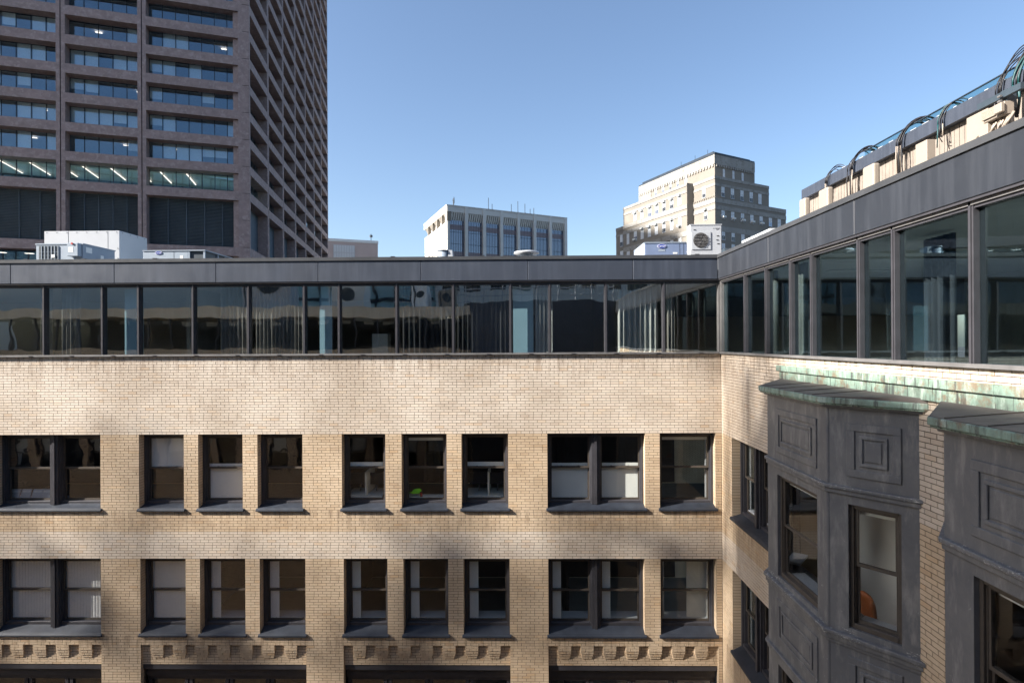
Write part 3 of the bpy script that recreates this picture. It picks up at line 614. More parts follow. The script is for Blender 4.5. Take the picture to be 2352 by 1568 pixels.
for i, (x0_, x1_, h_, mt, lb_) in enumerate(((-16.5, -13.6, 2.9, 'white', 'white unit casing on the near roof, mirrored behind the third strip window'), (-11.4, -9.2, 1.5, 'shade', 'grey unit on the near roof, mirrored next to the white casing'), (-6.4, -5.6, 1.5, 'blind', 'pale fan unit on the near roof, mirrored above the pleated curtain'), (-4.9, -3.9, 1.2, 'beige', 'beige box unit on the near roof, mirrored beside the fan unit'))):
    t = thing('rooftop_unit', lb_, 'air handler', ((x0_+x1_)/2, -5.6, 2.0)); bevel(MB().box(x0_, x1_, -6.6, -5.2, 2.0, 2.0+h_).build('casing', M[mt], t), .03, 1)
    MB().cyl(((x0_+x1_)/2, -5.19, 2.0+h_*.62), min(h_, x1_-x0_)*.28, .02, 20, 'y').build('fan', M['louvre'], t); MB().box(x0_+.1, x0_+.16, -5.19, -5.17, 2.1, 2.0+h_-.1).build('panel_seam', M['louvre'], t)
rf = MB()                                  # rooftop railings mirrored in the glass
for z in (2.6, 3.0, 3.4): rf.tube([(-3, -3, z), (5, -3, z)], .03); rf.tube([(-8, -7, z), (-3, -7, z)], .03)
for x in np.arange(-3, 5.1, 1.0): rf.tube([(x, -3, 2.1), (x, -3, 3.4)], .03)
rf.build('roof_railing', M['white'], label='grey pipe railing on the near roof, mirrored in the strip windows', category='railing')
# unseen blockers added left of the courtyard: they shade bays and dapple the facade
nb = thing('office_building', 'plain grey slab left of the courtyard, out of view, added to shade the bay windows', 'building', (-50, -25, ZG))
MB().box(-46, -40, -60, -2.9, ZG, 27.7).build('wall', M['paleconc'], nb)  # added slab, sized to keep the sun off the bay windows
SLP, RIS = sd.y/sd.x, math.tan(SUN_EL)/abs(sd.x/math.cos(SUN_EL))      # plan slope and rise per metre of x towards the sun
sf = thing('shade_lattice', 'open lattice added out of view on the left to dapple the facade with shade', 'building', (-78, -8, ZG))  # added lattice, shaped to break the sun into soft patches on the facade
rr = random.Random(4); lattice_bars, lattice_boards = MB(), MB(); XO = -62.5; y = 14.45-SLP*(16-XO)
while y < 14.45-SLP*(-15-XO):
    xf = (14.45-y)/SLP+XO; top = -4.75+RIS*(xf-XO)+rr.uniform(-.8, .8)
    cw_ = .075
    if xf > 5.2: top = .4+RIS*(4.96-XO)+rr.uniform(-.9, .5); cw_ = .15
    lattice_bars.box(XO-.2, XO, y, y+cw_, ZG, top)
    z = top-rr.uniform(.2, 1.2)
    while z > -14+RIS*(xf-XO):
        h_ = rr.uniform(.5, 1.5)
        if rr.random() < .27: lattice_boards.box(XO-.19, XO-.01, y+cw_+.001, y+.299, z-h_, z)
        z -= h_
    y += .30
for j in range(6):                          # a few ragged bars added above it for uneven shade
    xf = rr.uniform(-14, 5); y = 14.45-SLP*(xf-XO); w_ = rr.uniform(.05, .14); t_ = rr.uniform(-4.2, -1.6)
    lattice_bars.box(XO-.5, XO-.3, y, y+w_, ZG, t_+RIS*(xf-XO))
lattice_bars.build('shade_bars', M['paleconc'], sf); lattice_boards.build('shade_boards', M['paleconc'], sf)
# unseen tall block, shaped to shadow the lower left of the stepped building
fb = thing('shading_tower', 'plain unseen slab far to the left, shaped to shade the lower stepped building', 'tower', (-150, 45, ZG))
def shade_y(x, y, X): return y-SLP*(x-X)
# ------------------------------------------------------------------ the brown granite tower
TC = np.array([-38.214, 81.194]); A1, A2 = 3.46067, 1.75217; HF = 3.8; TZ = 20.143
D1 = np.array([math.cos(A1), math.sin(A1)]); D2 = np.array([math.cos(A2), math.sin(A2)])
TC1 = TC + D1*.935
N1 = np.array([-D1[1], D1[0]]); N1 = N1 if N1@(-TC) > 0 else -N1
N2 = np.array([-D2[1], D2[0]]); N2 = N2 if N2@(-TC) > 0 else -N2
TL, TR = Fr((*TC1, 0), D1, N1), Fr((*TC, 0), D2, N2)
tower = thing('skyscraper', 'tall brown granite office tower with deep window bays at upper left', 'tower', (*(TC+D1*20+D2*37), ZG))
lb = [0, 12.338, 21.552, 33.89, 46.2]; W2 = 10.69; RD = 1.5; ZL0 = 13.75; NF = 20
def gface(F, edges, nfl, name):
    hp = .5
    for i, e in enumerate(edges):
        a, b = (e-hp, e+hp)
        if i == 0: a = 0.0; b = .5
        q = MB(); q.lbox(F, a, e-.06 if i else a+.001, -RD, 0, ZG, TZ+nfl*HF) if i else q
        if i: q.lbox(F, e+.06, b, -RD, 0, ZG, TZ+nfl*HF)
        else: q.lbox(F, .001, b, -RD, 0, ZG, TZ+nfl*HF)
        q.build('pier', M['tower'], tower)
        if i: MB().lbox(F, e-.06, e+.06, -RD, -.14, ZG, TZ+nfl*HF).build('pier_joint', M['joint'], tower)
    for e0, e1 in zip(edges, edges[1:]):
        a, b = e0+.5, e1-.5
        for k in range(-3, nfl):
            z = TZ+k*HF if k >= 0 else {-1: ZL0-1.45, -2: ZL0-5.3, -3: ZL0-9.1}[k]
            q = MB(); q.hexa([F.p(a, 0, z), F.p(b, 0, z), F.p(b, -RD, z), F.p(a, -RD, z), F.p(a, 0, z+1.22), F.p(b, 0, z+1.22), F.p(b, -RD, z+1.25), F.p(a, -RD, z+1.25)])
            q.build('spandrel_beam', M['tower'], tower)
gface(TL, lb, 12, 'l'); gface(TR, [0]+[W2*i for i in range(1, 8)], NF, 'r')
# chamfered corner and core
nc = (N1+N2)/np.linalg.norm(N1+N2)
q = MB(); q.poly([tuple(TC1), tuple(TC), tuple(TC-N2*2.2+D2*.2), tuple(TC1-N1*2.2+D1*.2)], ZG, TZ+NF*HF); q.build('corner_pier', M['tower'], tower)
for k in range(-6, NF):
    z = TZ+k*HF+1.0; c0, c1 = TC1+nc*.03, TC+nc*.03
    MB().poly([tuple(c0), tuple(c1), tuple(c1-nc*.06), tuple(c0-nc*.06)], z, z+.05).build('corner_joint', M['joint'], tower)
core = MB()
core.poly([tuple(TC-N2*9-N1*9), tuple(TC1-N1*9+D1*46), tuple(TC1-N1*50+D1*46), tuple(TC-N2*9+D2*74)], ZG, TZ+NF*HF-.2); core.build('core', M['dark'], tower)
sl_ = MB()
for k in range(0, NF+1):
    z = TZ+k*HF; e0 = TC-N2*2.35-N1*2.35
    sl_.poly([tuple(e0), tuple(e0+D1*44), tuple(e0+D1*44+D2*70), tuple(e0+D2*70)], z+.1, z+.35)
sl_.build('floor_slabs', M['ceil'], tower)
rnd = random.Random(3)
npan = [7, 5, 7, 7]
blmesh = MB(); lampm = MB(); gloww = MB()
for bi, (e0, e1) in enumerate(zip(lb, lb[1:])):
    a, b = e0+.5, e1-.5; n = npan[bi]; wd = (b-a)/n
    for k in range(0, 9):
        z0, z1 = TZ+k*HF+1.26, TZ+(k+1)*HF
        mu = MB()
        for j in range(n+1): mu.lbox(TL, a+j*wd-.04, a+j*wd+.04, -RD-.08, -RD+.04, z0, z1)
        mu.lbox(TL, a, b, -RD-.08, -RD+.03, z0, z0+.08); wn = mu.build('window_mullions', M['louv'], tower)
        for j in range(n):
            MB().lbox(TL, a+j*wd+.04, a+(j+1)*wd-.04, -RD-.03, -RD, z0+.08, z1).build('pane', M['towerglass'], wn)
            r_ = rnd.random()
            if 1 <= k <= 5 and r_ < .55 and bi < 3:
                zz = z0+.08+(rnd.choice([0, 0, .9, 1.1, .5])); blmesh.lbox(TL, a+j*wd+.05, a+(j+1)*wd-.05, -RD-.3, -RD-.25, zz, z1)
            if 1 <= k <= 5 and rnd.random() < .13: lampm.lbox(TL, a+j*wd+.3, a+j*wd+1.1, -RD-2.4, -RD-2.1, z1-.12, z1-.08)
            if k == 0 and (bi or j > 2): 
                if j % 2 == 0: lampm.lbox(TL, a+j*wd+.4, a+j*wd+.52, -RD-6.5, -RD-.6, z1-.12, z1-.07)
    gloww.lbox(TL, a, b, -RD-3.6, -RD-3.5, TZ+1.3, TZ+1.95)
    lo = MB()
    for z in np.arange(ZL0, TZ-.05, .20): lo.hexa([TL.p(a, -RD+.18, z), TL.p(b, -RD+.18, z), TL.p(b, -RD-.02, z+.08), TL.p(a, -RD-.02, z+.08), TL.p(a, -RD+.18, z+.03), TL.p(b, -RD+.18, z+.03), TL.p(b, -RD-.02, z+.11), TL.p(a, -RD-.02, z+.11)])
    for j in range(6): lo.lbox(TL, a+(b-a)*j/5-.04, a+(b-a)*j/5+.04, -RD-.05, -RD+.20, ZL0, TZ)
    lo.lbox(TL, a, b, -RD-.1, -RD-.05, ZL0, TZ).build('louvre_panel', M['towerlouv'], tower)
    MB().lbox(TL, a, b, -RD-.03, -RD, ZL0-4.0, ZL0-1.45).build('pane', M['towerglass'], tower)
    MB().lbox(TL, a, b, -RD-3, -RD-2.9, ZL0-5.0, ZL0-1.45).build('inner_wall', M['dark'], tower)
    for j in range(3): lampm.lbox(TL, a+1+3*j, a+1.9+3*j, -RD-2.5, -RD-2., ZL0-1.6, ZL0-1.55)
blmesh.build('window_blinds', M['blind'], tower); lampm.build('ceiling_lamps', M['lamp'], tower); gloww.build('lit_wall', M['glow'], tower)
for i in range(7):
    a, b = W2*i+.5, W2*(i+1)-.5
    for k in range(0, NF-1):
        z0, z1 = TZ+k*HF+1.26, TZ+(k+1)*HF
        q = MB(); n = 6
        q.lbox(TR, a, b, -RD-.03, -RD, z0, z1); q.build('pane', M['towerglass'], tower)
    MB().lbox(TR, a, b, -RD-.1, -RD-.04, ZL0, TZ).build('louvre_panel', M['towerlouv'], tower)
    MB().lbox(TR, a, b, -RD-.03, -RD, ZL0-4.0, ZL0-1.45).build('pane', M['towerglass'], tower)
q = MB()
for i in range(7):
    for k in range(0, NF-1):
        for j in range(1, 6): q.lbox(TR, W2*i+.5+(W2-1)*j/6-.05, W2*i+.5+(W2-1)*j/6+.05, -RD+.002, -RD+.06, TZ+k*HF+1.26, TZ+(k+1)*HF)
q.build('window_mullions', M['louv'], tower)
# ------------------------------------------------------------------ pale concrete office building in the middle distance
def corner_frames(x, Y, vr, vl):
    p = at(x, 784, Y=Y); ur, ul = dirvp(vr), dirvp(vl)
    nr = np.array([-ur[1], ur[0]]); nr = nr if nr@(-p[:2]) > 0 else -nr
    nl = np.array([-ul[1], ul[0]]); nl = nl if nl@(-p[:2]) > 0 else -nl
    return Fr((p[0], p[1], 0), ur, nr), Fr((p[0], p[1], 0), ul, nl)
BR, BL_ = corner_frames(1027.8, 190, 3764, 661)
X2 = lambda X: 733.8+X*.28
Y2 = lambda Y: 395.1+Y*.28
c0 = BR.o; wr, wl_ = BR.uof(X2(2035)), BL_.uof(X2(862)); zt = BR.zof(1027.8, 472.1)
b1 = thing('office_building', 'pale concrete office block with seven tall glazed bays, middle distance', 'building', (*(c0[:2]+BR.u[:2]*wr/2+BL_.u[:2]*wl_/2), ZG))
Pp = lambda F, u, n: F.p(u, n, 0)[:2]
z_f0, z_f1 = BR.zof(1027.8, Y2(322)), BR.zof(1027.8, Y2(386))
q = MB(); cA = c0[:2]; bcorner = cA + BR.u[:2]*wr + BL_.u[:2]*wl_
inset = lambda d: [tuple(cA+BR.u[:2]*d+BL_.u[:2]*d), tuple(cA+BR.u[:2]*(wr-d)+BL_.u[:2]*d), tuple(bcorner-BR.u[:2]*d-BL_.u[:2]*d), tuple(cA+BR.u[:2]*d+BL_.u[:2]*(wl_-d))]
MB().poly(inset(1.2), ZG, zt-1).build('body', M['shadeconc'], b1)
MB().poly(inset(0), z_f0, zt).build('parapet', M['paleconc'], b1)
MB().poly(inset(-.15), zt+.01, zt+.35).build('coping', M['shadeconc'], b1)
piers = [(1050, 1070), (1197, 1222), (1345, 1370), (1487, 1510), (1628, 1648), (1760, 1782), (1890, 1910), (2014, 2035)]
pe = [(BR.uof(X2(a)), BR.uof(X2(b))) for a, b in piers]
for a, b in pe: MB().lbox(BR, max(a, .0)+.003, b, -1.6, .25, ZG, z_f0-.0).lbox(BR, max(a, 0)+.003, b, -.5, .22, z_f0, zt-.02).build('pier', M['paleconc'], b1)
for (a0, a), (b, b0) in zip(pe, pe[1:]):
    n = 7; wd = (b-a)/n                        # sloping fins over the window
    for j in range(n):
        x0, x1 = a+j*wd+.14, a+(j+1)*wd-.14; q = MB()
        q.hexa([BR.p(x0, -1.15, z_f1), BR.p(x1, -1.15, z_f1), BR.p(x1, -1.4, z_f1), BR.p(x0, -1.4, z_f1), BR.p(x0, -.05, z_f0), BR.p(x1, -.05, z_f0), BR.p(x1, -1.2, z_f0), BR.p(x0, -1.2, z_f0)])
        q.build('fin_panel', M['paleconc'], b1)
    MB().lbox(BR, a, b, -1.35, -1.16, z_f1, z_f0-.01).build('recess', M['darkwin'], b1)
    fr = MB(); wn = None
    MB().lbox(BR, a, b, -1.3, -1.0, ZG, z_f1).build('glazing', M['b1glass'], b1)
    for zz in (z_f1-3.1, z_f1-12.0): MB().lbox(BR, a, b, -1.0, -.93, zz, zz+1.7).build('spandrel_band', M['b1pink'], b1)
    for j in range(1, 9): fr.lbox(BR, a+(b-a)*j/9-.04, a+(b-a)*j/9+.04, -.98, -.88, ZG, z_f1)
    for z in np.arange(z_f1-3.9, ZG, -3.9): fr.lbox(BR, a, b, -.98, -.9, z, z+.09)
    fr.build('glazing_bars', M['louv'], b1)
lx = [862, 892, 900, 916, 925, 962, 968, 987, 998, 1042, 1049]
for i in range(0, len(lx)-1, 2):
    a, b = sorted((BL_.uof(X2(lx[i])), BL_.uof(X2(lx[i+1])))); 
    MB().lbox(BL_, a, b, -1.5, -.35, ZG, z_f1-.5).build('side_pier', M['paleconc'], b1)
for i in range(5):
    a = wl_*i/5+wl_*.02; b = wl_*(i+1)/5-wl_*.05; q = MB()
    q.hexa([BL_.p(a+2.0, -1.1, z_f1-.3), BL_.p(b-2.0, -1.1, z_f1-.3), BL_.p(b-2.0, -1.4, z_f1-.3), BL_.p(a+2.0, -1.4, z_f1-.3), BL_.p(a, -.02, z_f0), BL_.p(b, -.02, z_f0), BL_.p(b, -1.3, z_f0), BL_.p(a, -1.3, z_f0)])
    q.build('side_fin_panel', M['tan'], b1)
    MB().lbox(BL_, wl_*i/5-.4, wl_*i/5+.5, -1.3, .02, z_f1-.5, z_f0).build('side_rib', M['tan'], b1)
for X_, y0, y1, cnt in ((1402, 240, 308, 0), (1432, 290, 312, 1), (1590, 292, 330, 2), (1644, 268, 340, 3), (1702, 288, 345, 4), (1775, 322, 352, 5), (1745, 330, 350, 6)):
    u = BR.uof(X2(X_)); zb_ = BR.zof(X2(X_), Y2(y0)) ; base = (*BR.p(u, -1, zt+.35)[:2], zt+.36)
    o = MB().cyl((0, 0, 0), .10, zb_-zt+1.0, 6).cyl((0, 0, 0), .3, .3, 8).build('roof_antenna', M['louv']); o.location = base
    o['label'] = ('tallest thin whip antenna, left of its row on the pale office block', 'short whip antenna just right of the leftmost tall one on the pale office block', 'mid-height whip antenna near the middle of the pale office roof', 'thick whip antenna with a mast foot, centre right of the pale office roof', 'whip antenna right of the thick one on the pale office roof', 'rightmost small antenna on the pale office roof', 'stubby antenna next to the rightmost one on the pale office roof')[cnt]
    o['category'] = 'antenna'; o['group'] = 'antennas on the pale office roof'
u = BR.uof(X2(1118)); p = BR.p(u, -1.5, zt+.36)
ds = thing('satellite_dish', 'dark satellite dish on the roof corner of the pale office block', 'dish', p)
MB().cyl((p[0], p[1], p[2]), .18, 1.4, 8).build('mast', M['louv'], ds); MB().cyl((p[0]-.2, p[1]-.3, p[2]+1.9), .3, .5, 20, 'x', 1.15).build('reflector', M['louv'], ds)
# low pale building left of it
LR, LL = corner_frames(869, 255, 3764, 661)
LR, _ = corner_frames(740, 250, 4600, 661)
b0 = thing('office_building', 'low mauve and pale panelled building beside the brown tower', 'building', (*LR.o[:2], ZG))
wq = LR.uof(869); zt0 = LR.zof(800, 556); us = [LR.uof(X2(x)) for x in (120, 290)]
MB().lbox(LR, -25, wq, -30, 0, ZG, zt0).build('body', M['mauve'], b0); MB().lbox(LR, -25, wq+.2, -30, .25, zt0, zt0+1.2).build('coping', M['palepan'], b0)
MB().lbox(LR, us[0], us[1], .0, .3, ZG, zt0-1.5).build('glazed_panel', M['palepan'], b0); q = MB()
for i in range(9): x = us[0]+(us[1]-us[0])*i/8; q.lbox(LR, x-.15, x+.15, .3, .6, ZG, zt0-1.5)
for z in (zt0-5, zt0-16, zt0-17.5): q.lbox(LR, us[0], us[1], .3, .55, z, z+.4)
q.build('panel_bars', M['white'], b0)
o = MB().cyl((0, 0, 0), .15, 3.4, 6).cyl((0, 0, 1.9), .7, .9, 10).build('roof_antenna', M['louv']); o.location = (*LR.p(LR.uof(X2(432)), -2, 0)[:2], zt0+1.2); o['label'] = 'small dark drum antenna on the low mauve building'; o['category'] = 'antenna'
# ------------------------------------------------------------------ stepped art deco building
X3 = lambda X: 1354.8+X*.224
Y3 = lambda Y: 310.5+Y*.224
b2 = None
YD = 80.; K = YD/150
KR, KL = corner_frames(X3(1292), YD, 3518, 637)
b2 = thing('courthouse', 'stepped limestone and tan brick art deco building, upper storeys sunlit on the left', 'building', (*(KR.o[:2]+KR.u[:2]*10+KL.u[:2]*20), ZG))
def tier(xc, ytop, xr, yr, xl, dset, zbot, cap=0.):
    """block with its corner at picture x = xc, set back dset from the lowest faces"""
    o = KR.o[:2] + KR.u[:2]*dset + KL.u[:2]*dset
    FR_ = Fr((o[0], o[1], 0), KR.u[:2], KR.n[:2]); FL_ = Fr((o[0], o[1], 0), KL.u[:2], KL.n[:2])
    wr_, wl2 = FR_.uof(X3(xr)), FL_.uof(X3(xl)); zt_ = FR_.zof(proj((o[0], o[1], 0))[0], Y3(ytop))
    pts_ = [tuple(o), tuple(o+KR.u[:2]*wr_), tuple(o+KR.u[:2]*wr_+KL.u[:2]*wl2), tuple(o+KL.u[:2]*wl2)]
    return FR_, FL_, wr_, wl2, zt_, pts_
ZB2 = ZG
tc = tier(1292, 640, 2018, 750, 275, 0, 0); tb = tier(1278, 415, 1845, 530, 410, .75*K, 0); ta = tier(1237, 195, 1700, 300, 512, 3.0*K, 0)
# left part of the lowest tier steps down: its last bays are lower
zC, zB, zA = tc[4], tb[4], ta[4]
zl_low = tc[1].zof(X3(275), Y3(955)); uB = tc[1].uof(X3(410))
def P2(F, u, n): return F.p(u, n, 0)[:2]
KLf, KRf = tc[1], tc[0]
q = MB(); q.poly([tc[5][0], tc[5][1], tuple(np.array(tc[5][1])+KL.u[:2]*uB), tuple(np.array(tc[5][0])+KL.u[:2]*uB)], ZG, zC); q.build('lower_tier', M['tan'], b2)
q = MB(); q.lbox(KLf, uB, tc[3], -20*K, 0, ZG, zl_low); q.build('lower_wing', M['tan'], b2)
MB().poly(tb[5], zC-1, zB).build('middle_tier', M['tan'], b2); MB().poly(ta[5], zB-1, zA).build('upper_tier', M['tan'], b2)
o_ = np.array(ta[5][0])
MB().poly([tuple(np.array(p_)+(-KR.u[:2]-KL.u[:2])*.15 if i == 0 else p_) for i, p_ in enumerate(ta[5])], zA, zA+.35*K).build('roof_edge', M['louv'], b2)
cen = sum(np.array(p_) for p_ in ta[5])/4
rp = [tuple(np.array(p_)*.93+cen*.07) for p_ in ta[5]]; MB().poly(rp, zA+.35*K, zA+1.1*K).build('roof', M['louv'], b2)
def band(F, u0, u1, z0, z1, mat='lime', n=.10): MB().lbox(F, u0, u1, -.05, n*K, z0, z1).build('stone_band', M[mat], b2)
# limestone bands
for FR_, FL_, wr_, wl2, zt_ in ((ta[0], ta[1], ta[2], ta[3], zA), (tb[0], tb[1], tb[2], tb[3], zB), (tc[0], tc[1], tc[2], uB, zC)):
    top = K*(2.6 if zt_ == zA else (.8 if zt_ == zB else 1.2))
    band(FR_, -.1, wr_, zt_-top, zt_-.02); band(FL_, .0, wl2, zt_-top, zt_-.02)
for F, w_ in ((tb[0], tb[2]), (tb[1], tb[3])): band(F, -.08, w_, zB-2.6*K, zB-1.9*K, 'lime', .08)
for F, w_ in ((tc[0], tc[2]), (tc[1], uB)):
    band(F, -.1, w_, zC-3.0*K, zC-1.9*K, 'lime', .12); band(F, -.08, w_, zC-8.6*K, zC-7.2*K, 'lime', .07); band(F, -.08, w_, zC-14.5*K, zC-13.2*K, 'lime', .07)
band(KLf, uB, tc[3], zl_low-1.0*K, zl_low-.02); band(KLf, uB, tc[3], zl_low-3.0*K, zl_low-2.3*K)
MB().lbox(ta[1], ta[1].uof(X3(640)), ta[3], -.05, .12*K, zB, zA-2.7*K).build('stone_panel', M['lime'], b2)
# corbel blocks under the top band
for F, w_, st in ((ta[1], ta[3], 1.15*K), (ta[0], ta[2], .9*K)):
    for x in np.arange(.4*K, w_-.4*K, st): MB().lbox(F, x, x+st*.5, -.02, .28*K, zA-3.25*K, zA-2.62*K).build('corbel_block', M['lime'], b2)
for x in np.arange(.3*K, tb[3]-.3*K, .7*K): MB().lbox(tb[1], x, x+.3*K, .0, .22*K, zC+.1*K, zC+.75*K).build('dentil', M['tan'], b2)
PJ = 1.15
def shift(F): return Fr(tuple(F.o+F.n*PJ), F.u[:2], F.n[:2])
def win(F, x, y0, y1, wpx, xp=None, ac=False, n=.0):
    if x < 1000 and (F is tb[1] or F is tc[1]): F = shift(F)
    u = F.uof(X3(x)); u2 = F.uof(X3(x+wpx)); a, b = sorted((u, u2)); z1, z0 = F.zof(X3(x), Y3(y0)), F.zof(X3(x), Y3(y1))
    fo = MB().lbox(F, a-.05, a, -.1, .03, z0-.05, z1+.03).lbox(F, b, b+.05, -.1, .03, z0-.05, z1+.03).lbox(F, a, b, -.1, .03, z1, z1+.03).lbox(F, a-.06, b+.06, -.1, .07, z0-.08, z0).lbox(F, a, b, -.1, .028, (z0+z1)/2-.025, (z0+z1)/2+.025).lbox(F, (a+b)/2-.018, (a+b)/2+.018, -.1, .027, z0, z1).build('window_frame', M['white'], b2)
    r_ = rnd.random(); zm = z0+(z1-z0)*(.35 if r_ < .6 else .0)
    MB().lbox(F, a, b, -.1, .012, zm, z1).build('blind', M['winpane'], fo)
    if zm > z0: MB().lbox(F, a, b, -.1, .010, z0, zm).build('pane', M['darkwin'] if r_ < .35 else M['b1glass'], fo)
    if ac: zz = z0+(z1-z0)*(.04 if ac == 1 else .8); MB().lbox(F, a+.02, b-.02, .0, .38, zz, zz+.26).build('window_unit', M['shade'], fo)
for x, y in ((1375, 350), (1473, 368), (1567, 390)): win(ta[0], x, y, y+78, 17)
for x, y in ((1358, 517), (1455, 538), (1553, 556), (1647, 573), (1737, 592)): win(tb[0], x, y, y+112, 30)
for x, y in ((1358, 740), (1457, 758), (1557, 775), (1653, 790), (1748, 806), (1843, 822), (1933, 838)): win(tc[0], x, y, y+112, 30, ac=(x < 1800)*1)
for x, y in ((1360, 950), (1460, 965), (1560, 975), (1655, 985), (1748, 995), (1840, 1005)): win(tc[0], x, y, y+120, 30)
for x, y in ((1360, 1110), (1460, 1120), (1560, 1130)): win(tc[0], x, y, y+95, 30)
for x, y in ((677, 535), (752, 505), (827, 475), (903, 442), (987, 410)): win(ta[1], x, y, y+88, 18)
for x, y in ((608, 725), (680, 697), (754, 670), (833, 643), (914, 606), (1165, 530)): win(tb[1], x, y, y+112, 30, ac=2*(x < 1000))
for x, y in ((460, 790), (530, 765)): win(tb[1], x, y, y+90, 24, ac=2)
for x, y in ((460, 967), (530, 945), (603, 925), (675, 902), (753, 880), (833, 855), (916, 828), (1183, 750)): win(tc[1], x, y, y+118, 28, ac=rnd.choice([1, 2]))
for x, y in ((318, 1025), (386, 1003)): win(tc[1], x, y, y+115, 24)
for x, y in ((753, 1065), (833, 1045), (916, 1022), (460, 1160), (318, 1190), (386, 1172)): win(tc[1], x, y, y+100, 28)
# the left part of the sunny face stands proud; its end wall reads as a dark slot
for FF, top_, w2_, bnds in ((tb[1], zB, tb[3], ((zB-.8*K, zB-.02), (zB-2.6*K, zB-1.9*K))), (tc[1], zC, uB, ((zC-1.2*K, zC-.02), (zC-3*K, zC-1.9*K), (zC-8.6*K, zC-7.2*K)))):
    FS = shift(FF); b = FS.uof(X3(1005)); MB().lbox(FF, b, w2_, -.1, PJ, zC if FF is tb[1] else ZG, top_).build('projecting_wall', M['tan'], b2)
    for za_, zb__ in bnds: MB().lbox(FS, b-.05, w2_, -.05, .07, za_, zb__).build('stone_band', M['lime'], b2)
for i, x in enumerate((1163, 1035, 893)):
    p = ta[1].p(ta[1].uof(X3(x)), -1, zA+.2); o = MB().cyl((0, 0, 0), .03, 1.3, 5).build('flagpole', M['louv']); o.location = p
    o['label'] = ('thin rod on the stepped building, nearest its roof peak', 'middle thin rod on the stepped building roof', 'thin rod nearest the left end of the stepped roof')[i]; o['category'] = 'rod'
# the far slab that shades its lower left
ux = KLf.uof(X3(1010)); pA = KLf.p(ux, 0, 0); pB = KLf.p(tc[3]+3, 0, 0); zsh = KLf.zof(X3(800), Y3(905)); XS = -140.
ya_, yb2 = shade_y(pA[0], pA[1], XS), shade_y(pB[0], pB[1], XS)
MB().box(XS-20, XS, ya_, yb2+6, ZG, zsh+RIS*((pA[0]+pB[0])/2-XS)).build('wall', M['paleconc'], fb)
# ------------------------------------------------------------------ rooftop equipment on the facade block
RZ = 1.80
def ax(x, Y): return at(x, 784, Y=Y)[0]
def az(x, y, Y): return at(x, y, Y=Y)[2]
TXT = []
def txt(s_, size, mat, loc, rot, parent, ext=.002, name='lettering'):
    c = bpy.data.curves.new(name, 'FONT'); c.body = s_; c.size = size; c.extrude = ext; c.align_x = 'CENTER'; c.align_y = 'CENTER'; c.materials.append(mat)
    o = bpy.data.objects.new(name, c); C.objects.link(o); o.location = loc; o.rotation_euler = rot; par(o, parent); TXT.append(o); return o
def oval(mat, cx, y, cz, a, b, parent, nm='logo_badge'):
    m = MB(); n = 28; m.v = [(cx+a*math.cos(2*math.pi*i/n), y, cz+b*math.sin(2*math.pi*i/n)) for i in range(n)] + [(cx+a*math.cos(2*math.pi*i/n), y+.006, cz+b*math.sin(2*math.pi*i/n)) for i in range(n)]
    m.f = [tuple(range(n)), tuple(range(2*n-1, n-1, -1))] + [(i, (i+1) % n, n+(i+1) % n, n+i) for i in range(n)]; return m.build(nm, mat, parent)
# white enclosure
Y0 = 20.; x0, x1 = ax(102.5, Y0), ax(275.5, Y0); zt = az(190, 530.5, Y0)
t = thing('equipment_enclosure', 'large white sheet metal enclosure behind the grey unit at far left of the roof', 'rooftop enclosure', ((x0+x1)/2, 20.7, RZ))
bevel(MB().box(x0, x1, Y0, 21.5, RZ, zt).build('casing', M['white'], t), .01, 1)
q = MB()
for x in (x0+.85, x0+2.25): q.box(x, x+.008, Y0-.004, Y0-.001, RZ, zt-.01)
q.build('panel_seam', M['louvre'], t)
q = MB()
for i in range(8): q.cyl((x0+.1+i*(x1-x0-.2)/7, Y0-.012, zt-.05), .014, .011, 8, 'y')
for i in range(4): q.cyl((x1+.001, Y0+.15+i*.4, zt-.06), .014, .011, 8, 'x'); q.cyl((x1-.06, Y0-.012, RZ+.5+i*.35), .014, .011, 8, 'y')
q.build('bolts', M['louvre'], t)
# grey unit in front of it
Y0 = 17.; x0, x1 = ax(83.5, Y0), ax(191.5, Y0); zt = az(140, 559.5, Y0)
t = thing('rooftop_unit', 'grey rooftop unit with slatted coil grille and electrical box, in front of the white enclosure', 'air handler', ((x0+x1)/2, 17.7, RZ), 'rooftop air units')
bevel(MB().box(x0, x1, Y0, 18.36, RZ, zt).build('casing', M['unit'], t), .012, 1)
MB().box(x0-.01, x1+.015, Y0-.015, 18.37, zt-.03, zt+.005).build('lid', M['unit'], t)
gx0, gx1 = ax(90.5, Y0), ax(136, Y0); MB().box(gx0, gx1, Y0-.006, Y0-.001, RZ+.1, zt-.07).build('coil', M['louvre'], t)
for i in range(6):
    x = gx0+(gx1-gx0)*(i+.5)/6; MB().box(x-.008+.04, x+.008+.04, Y0-.02, Y0-.007, RZ+.1, zt-.07).build('grille_bar', M['unit'], t)
q = MB()
for i in range(9): z = RZ+.15+i*.1; q.box(gx0, gx1, Y0-.014, Y0-.008, z, z+.006)
q.build('grille_wires', M['unit'], t)
ex0, ex1 = ax(164.5, Y0), ax(189, Y0); eb = bevel(MB().box(ex0, ex1, Y0-.16, Y0-.002, az(170, 590, Y0), zt-.01).build('electrical_box', M['unit'], t), .01, 1)
MB().cyl((ax(176.5, Y0), Y0-.185, az(176, 561.5, Y0)), .03, .024, 14, 'y').build('isolator_knob', M['red'], eb)
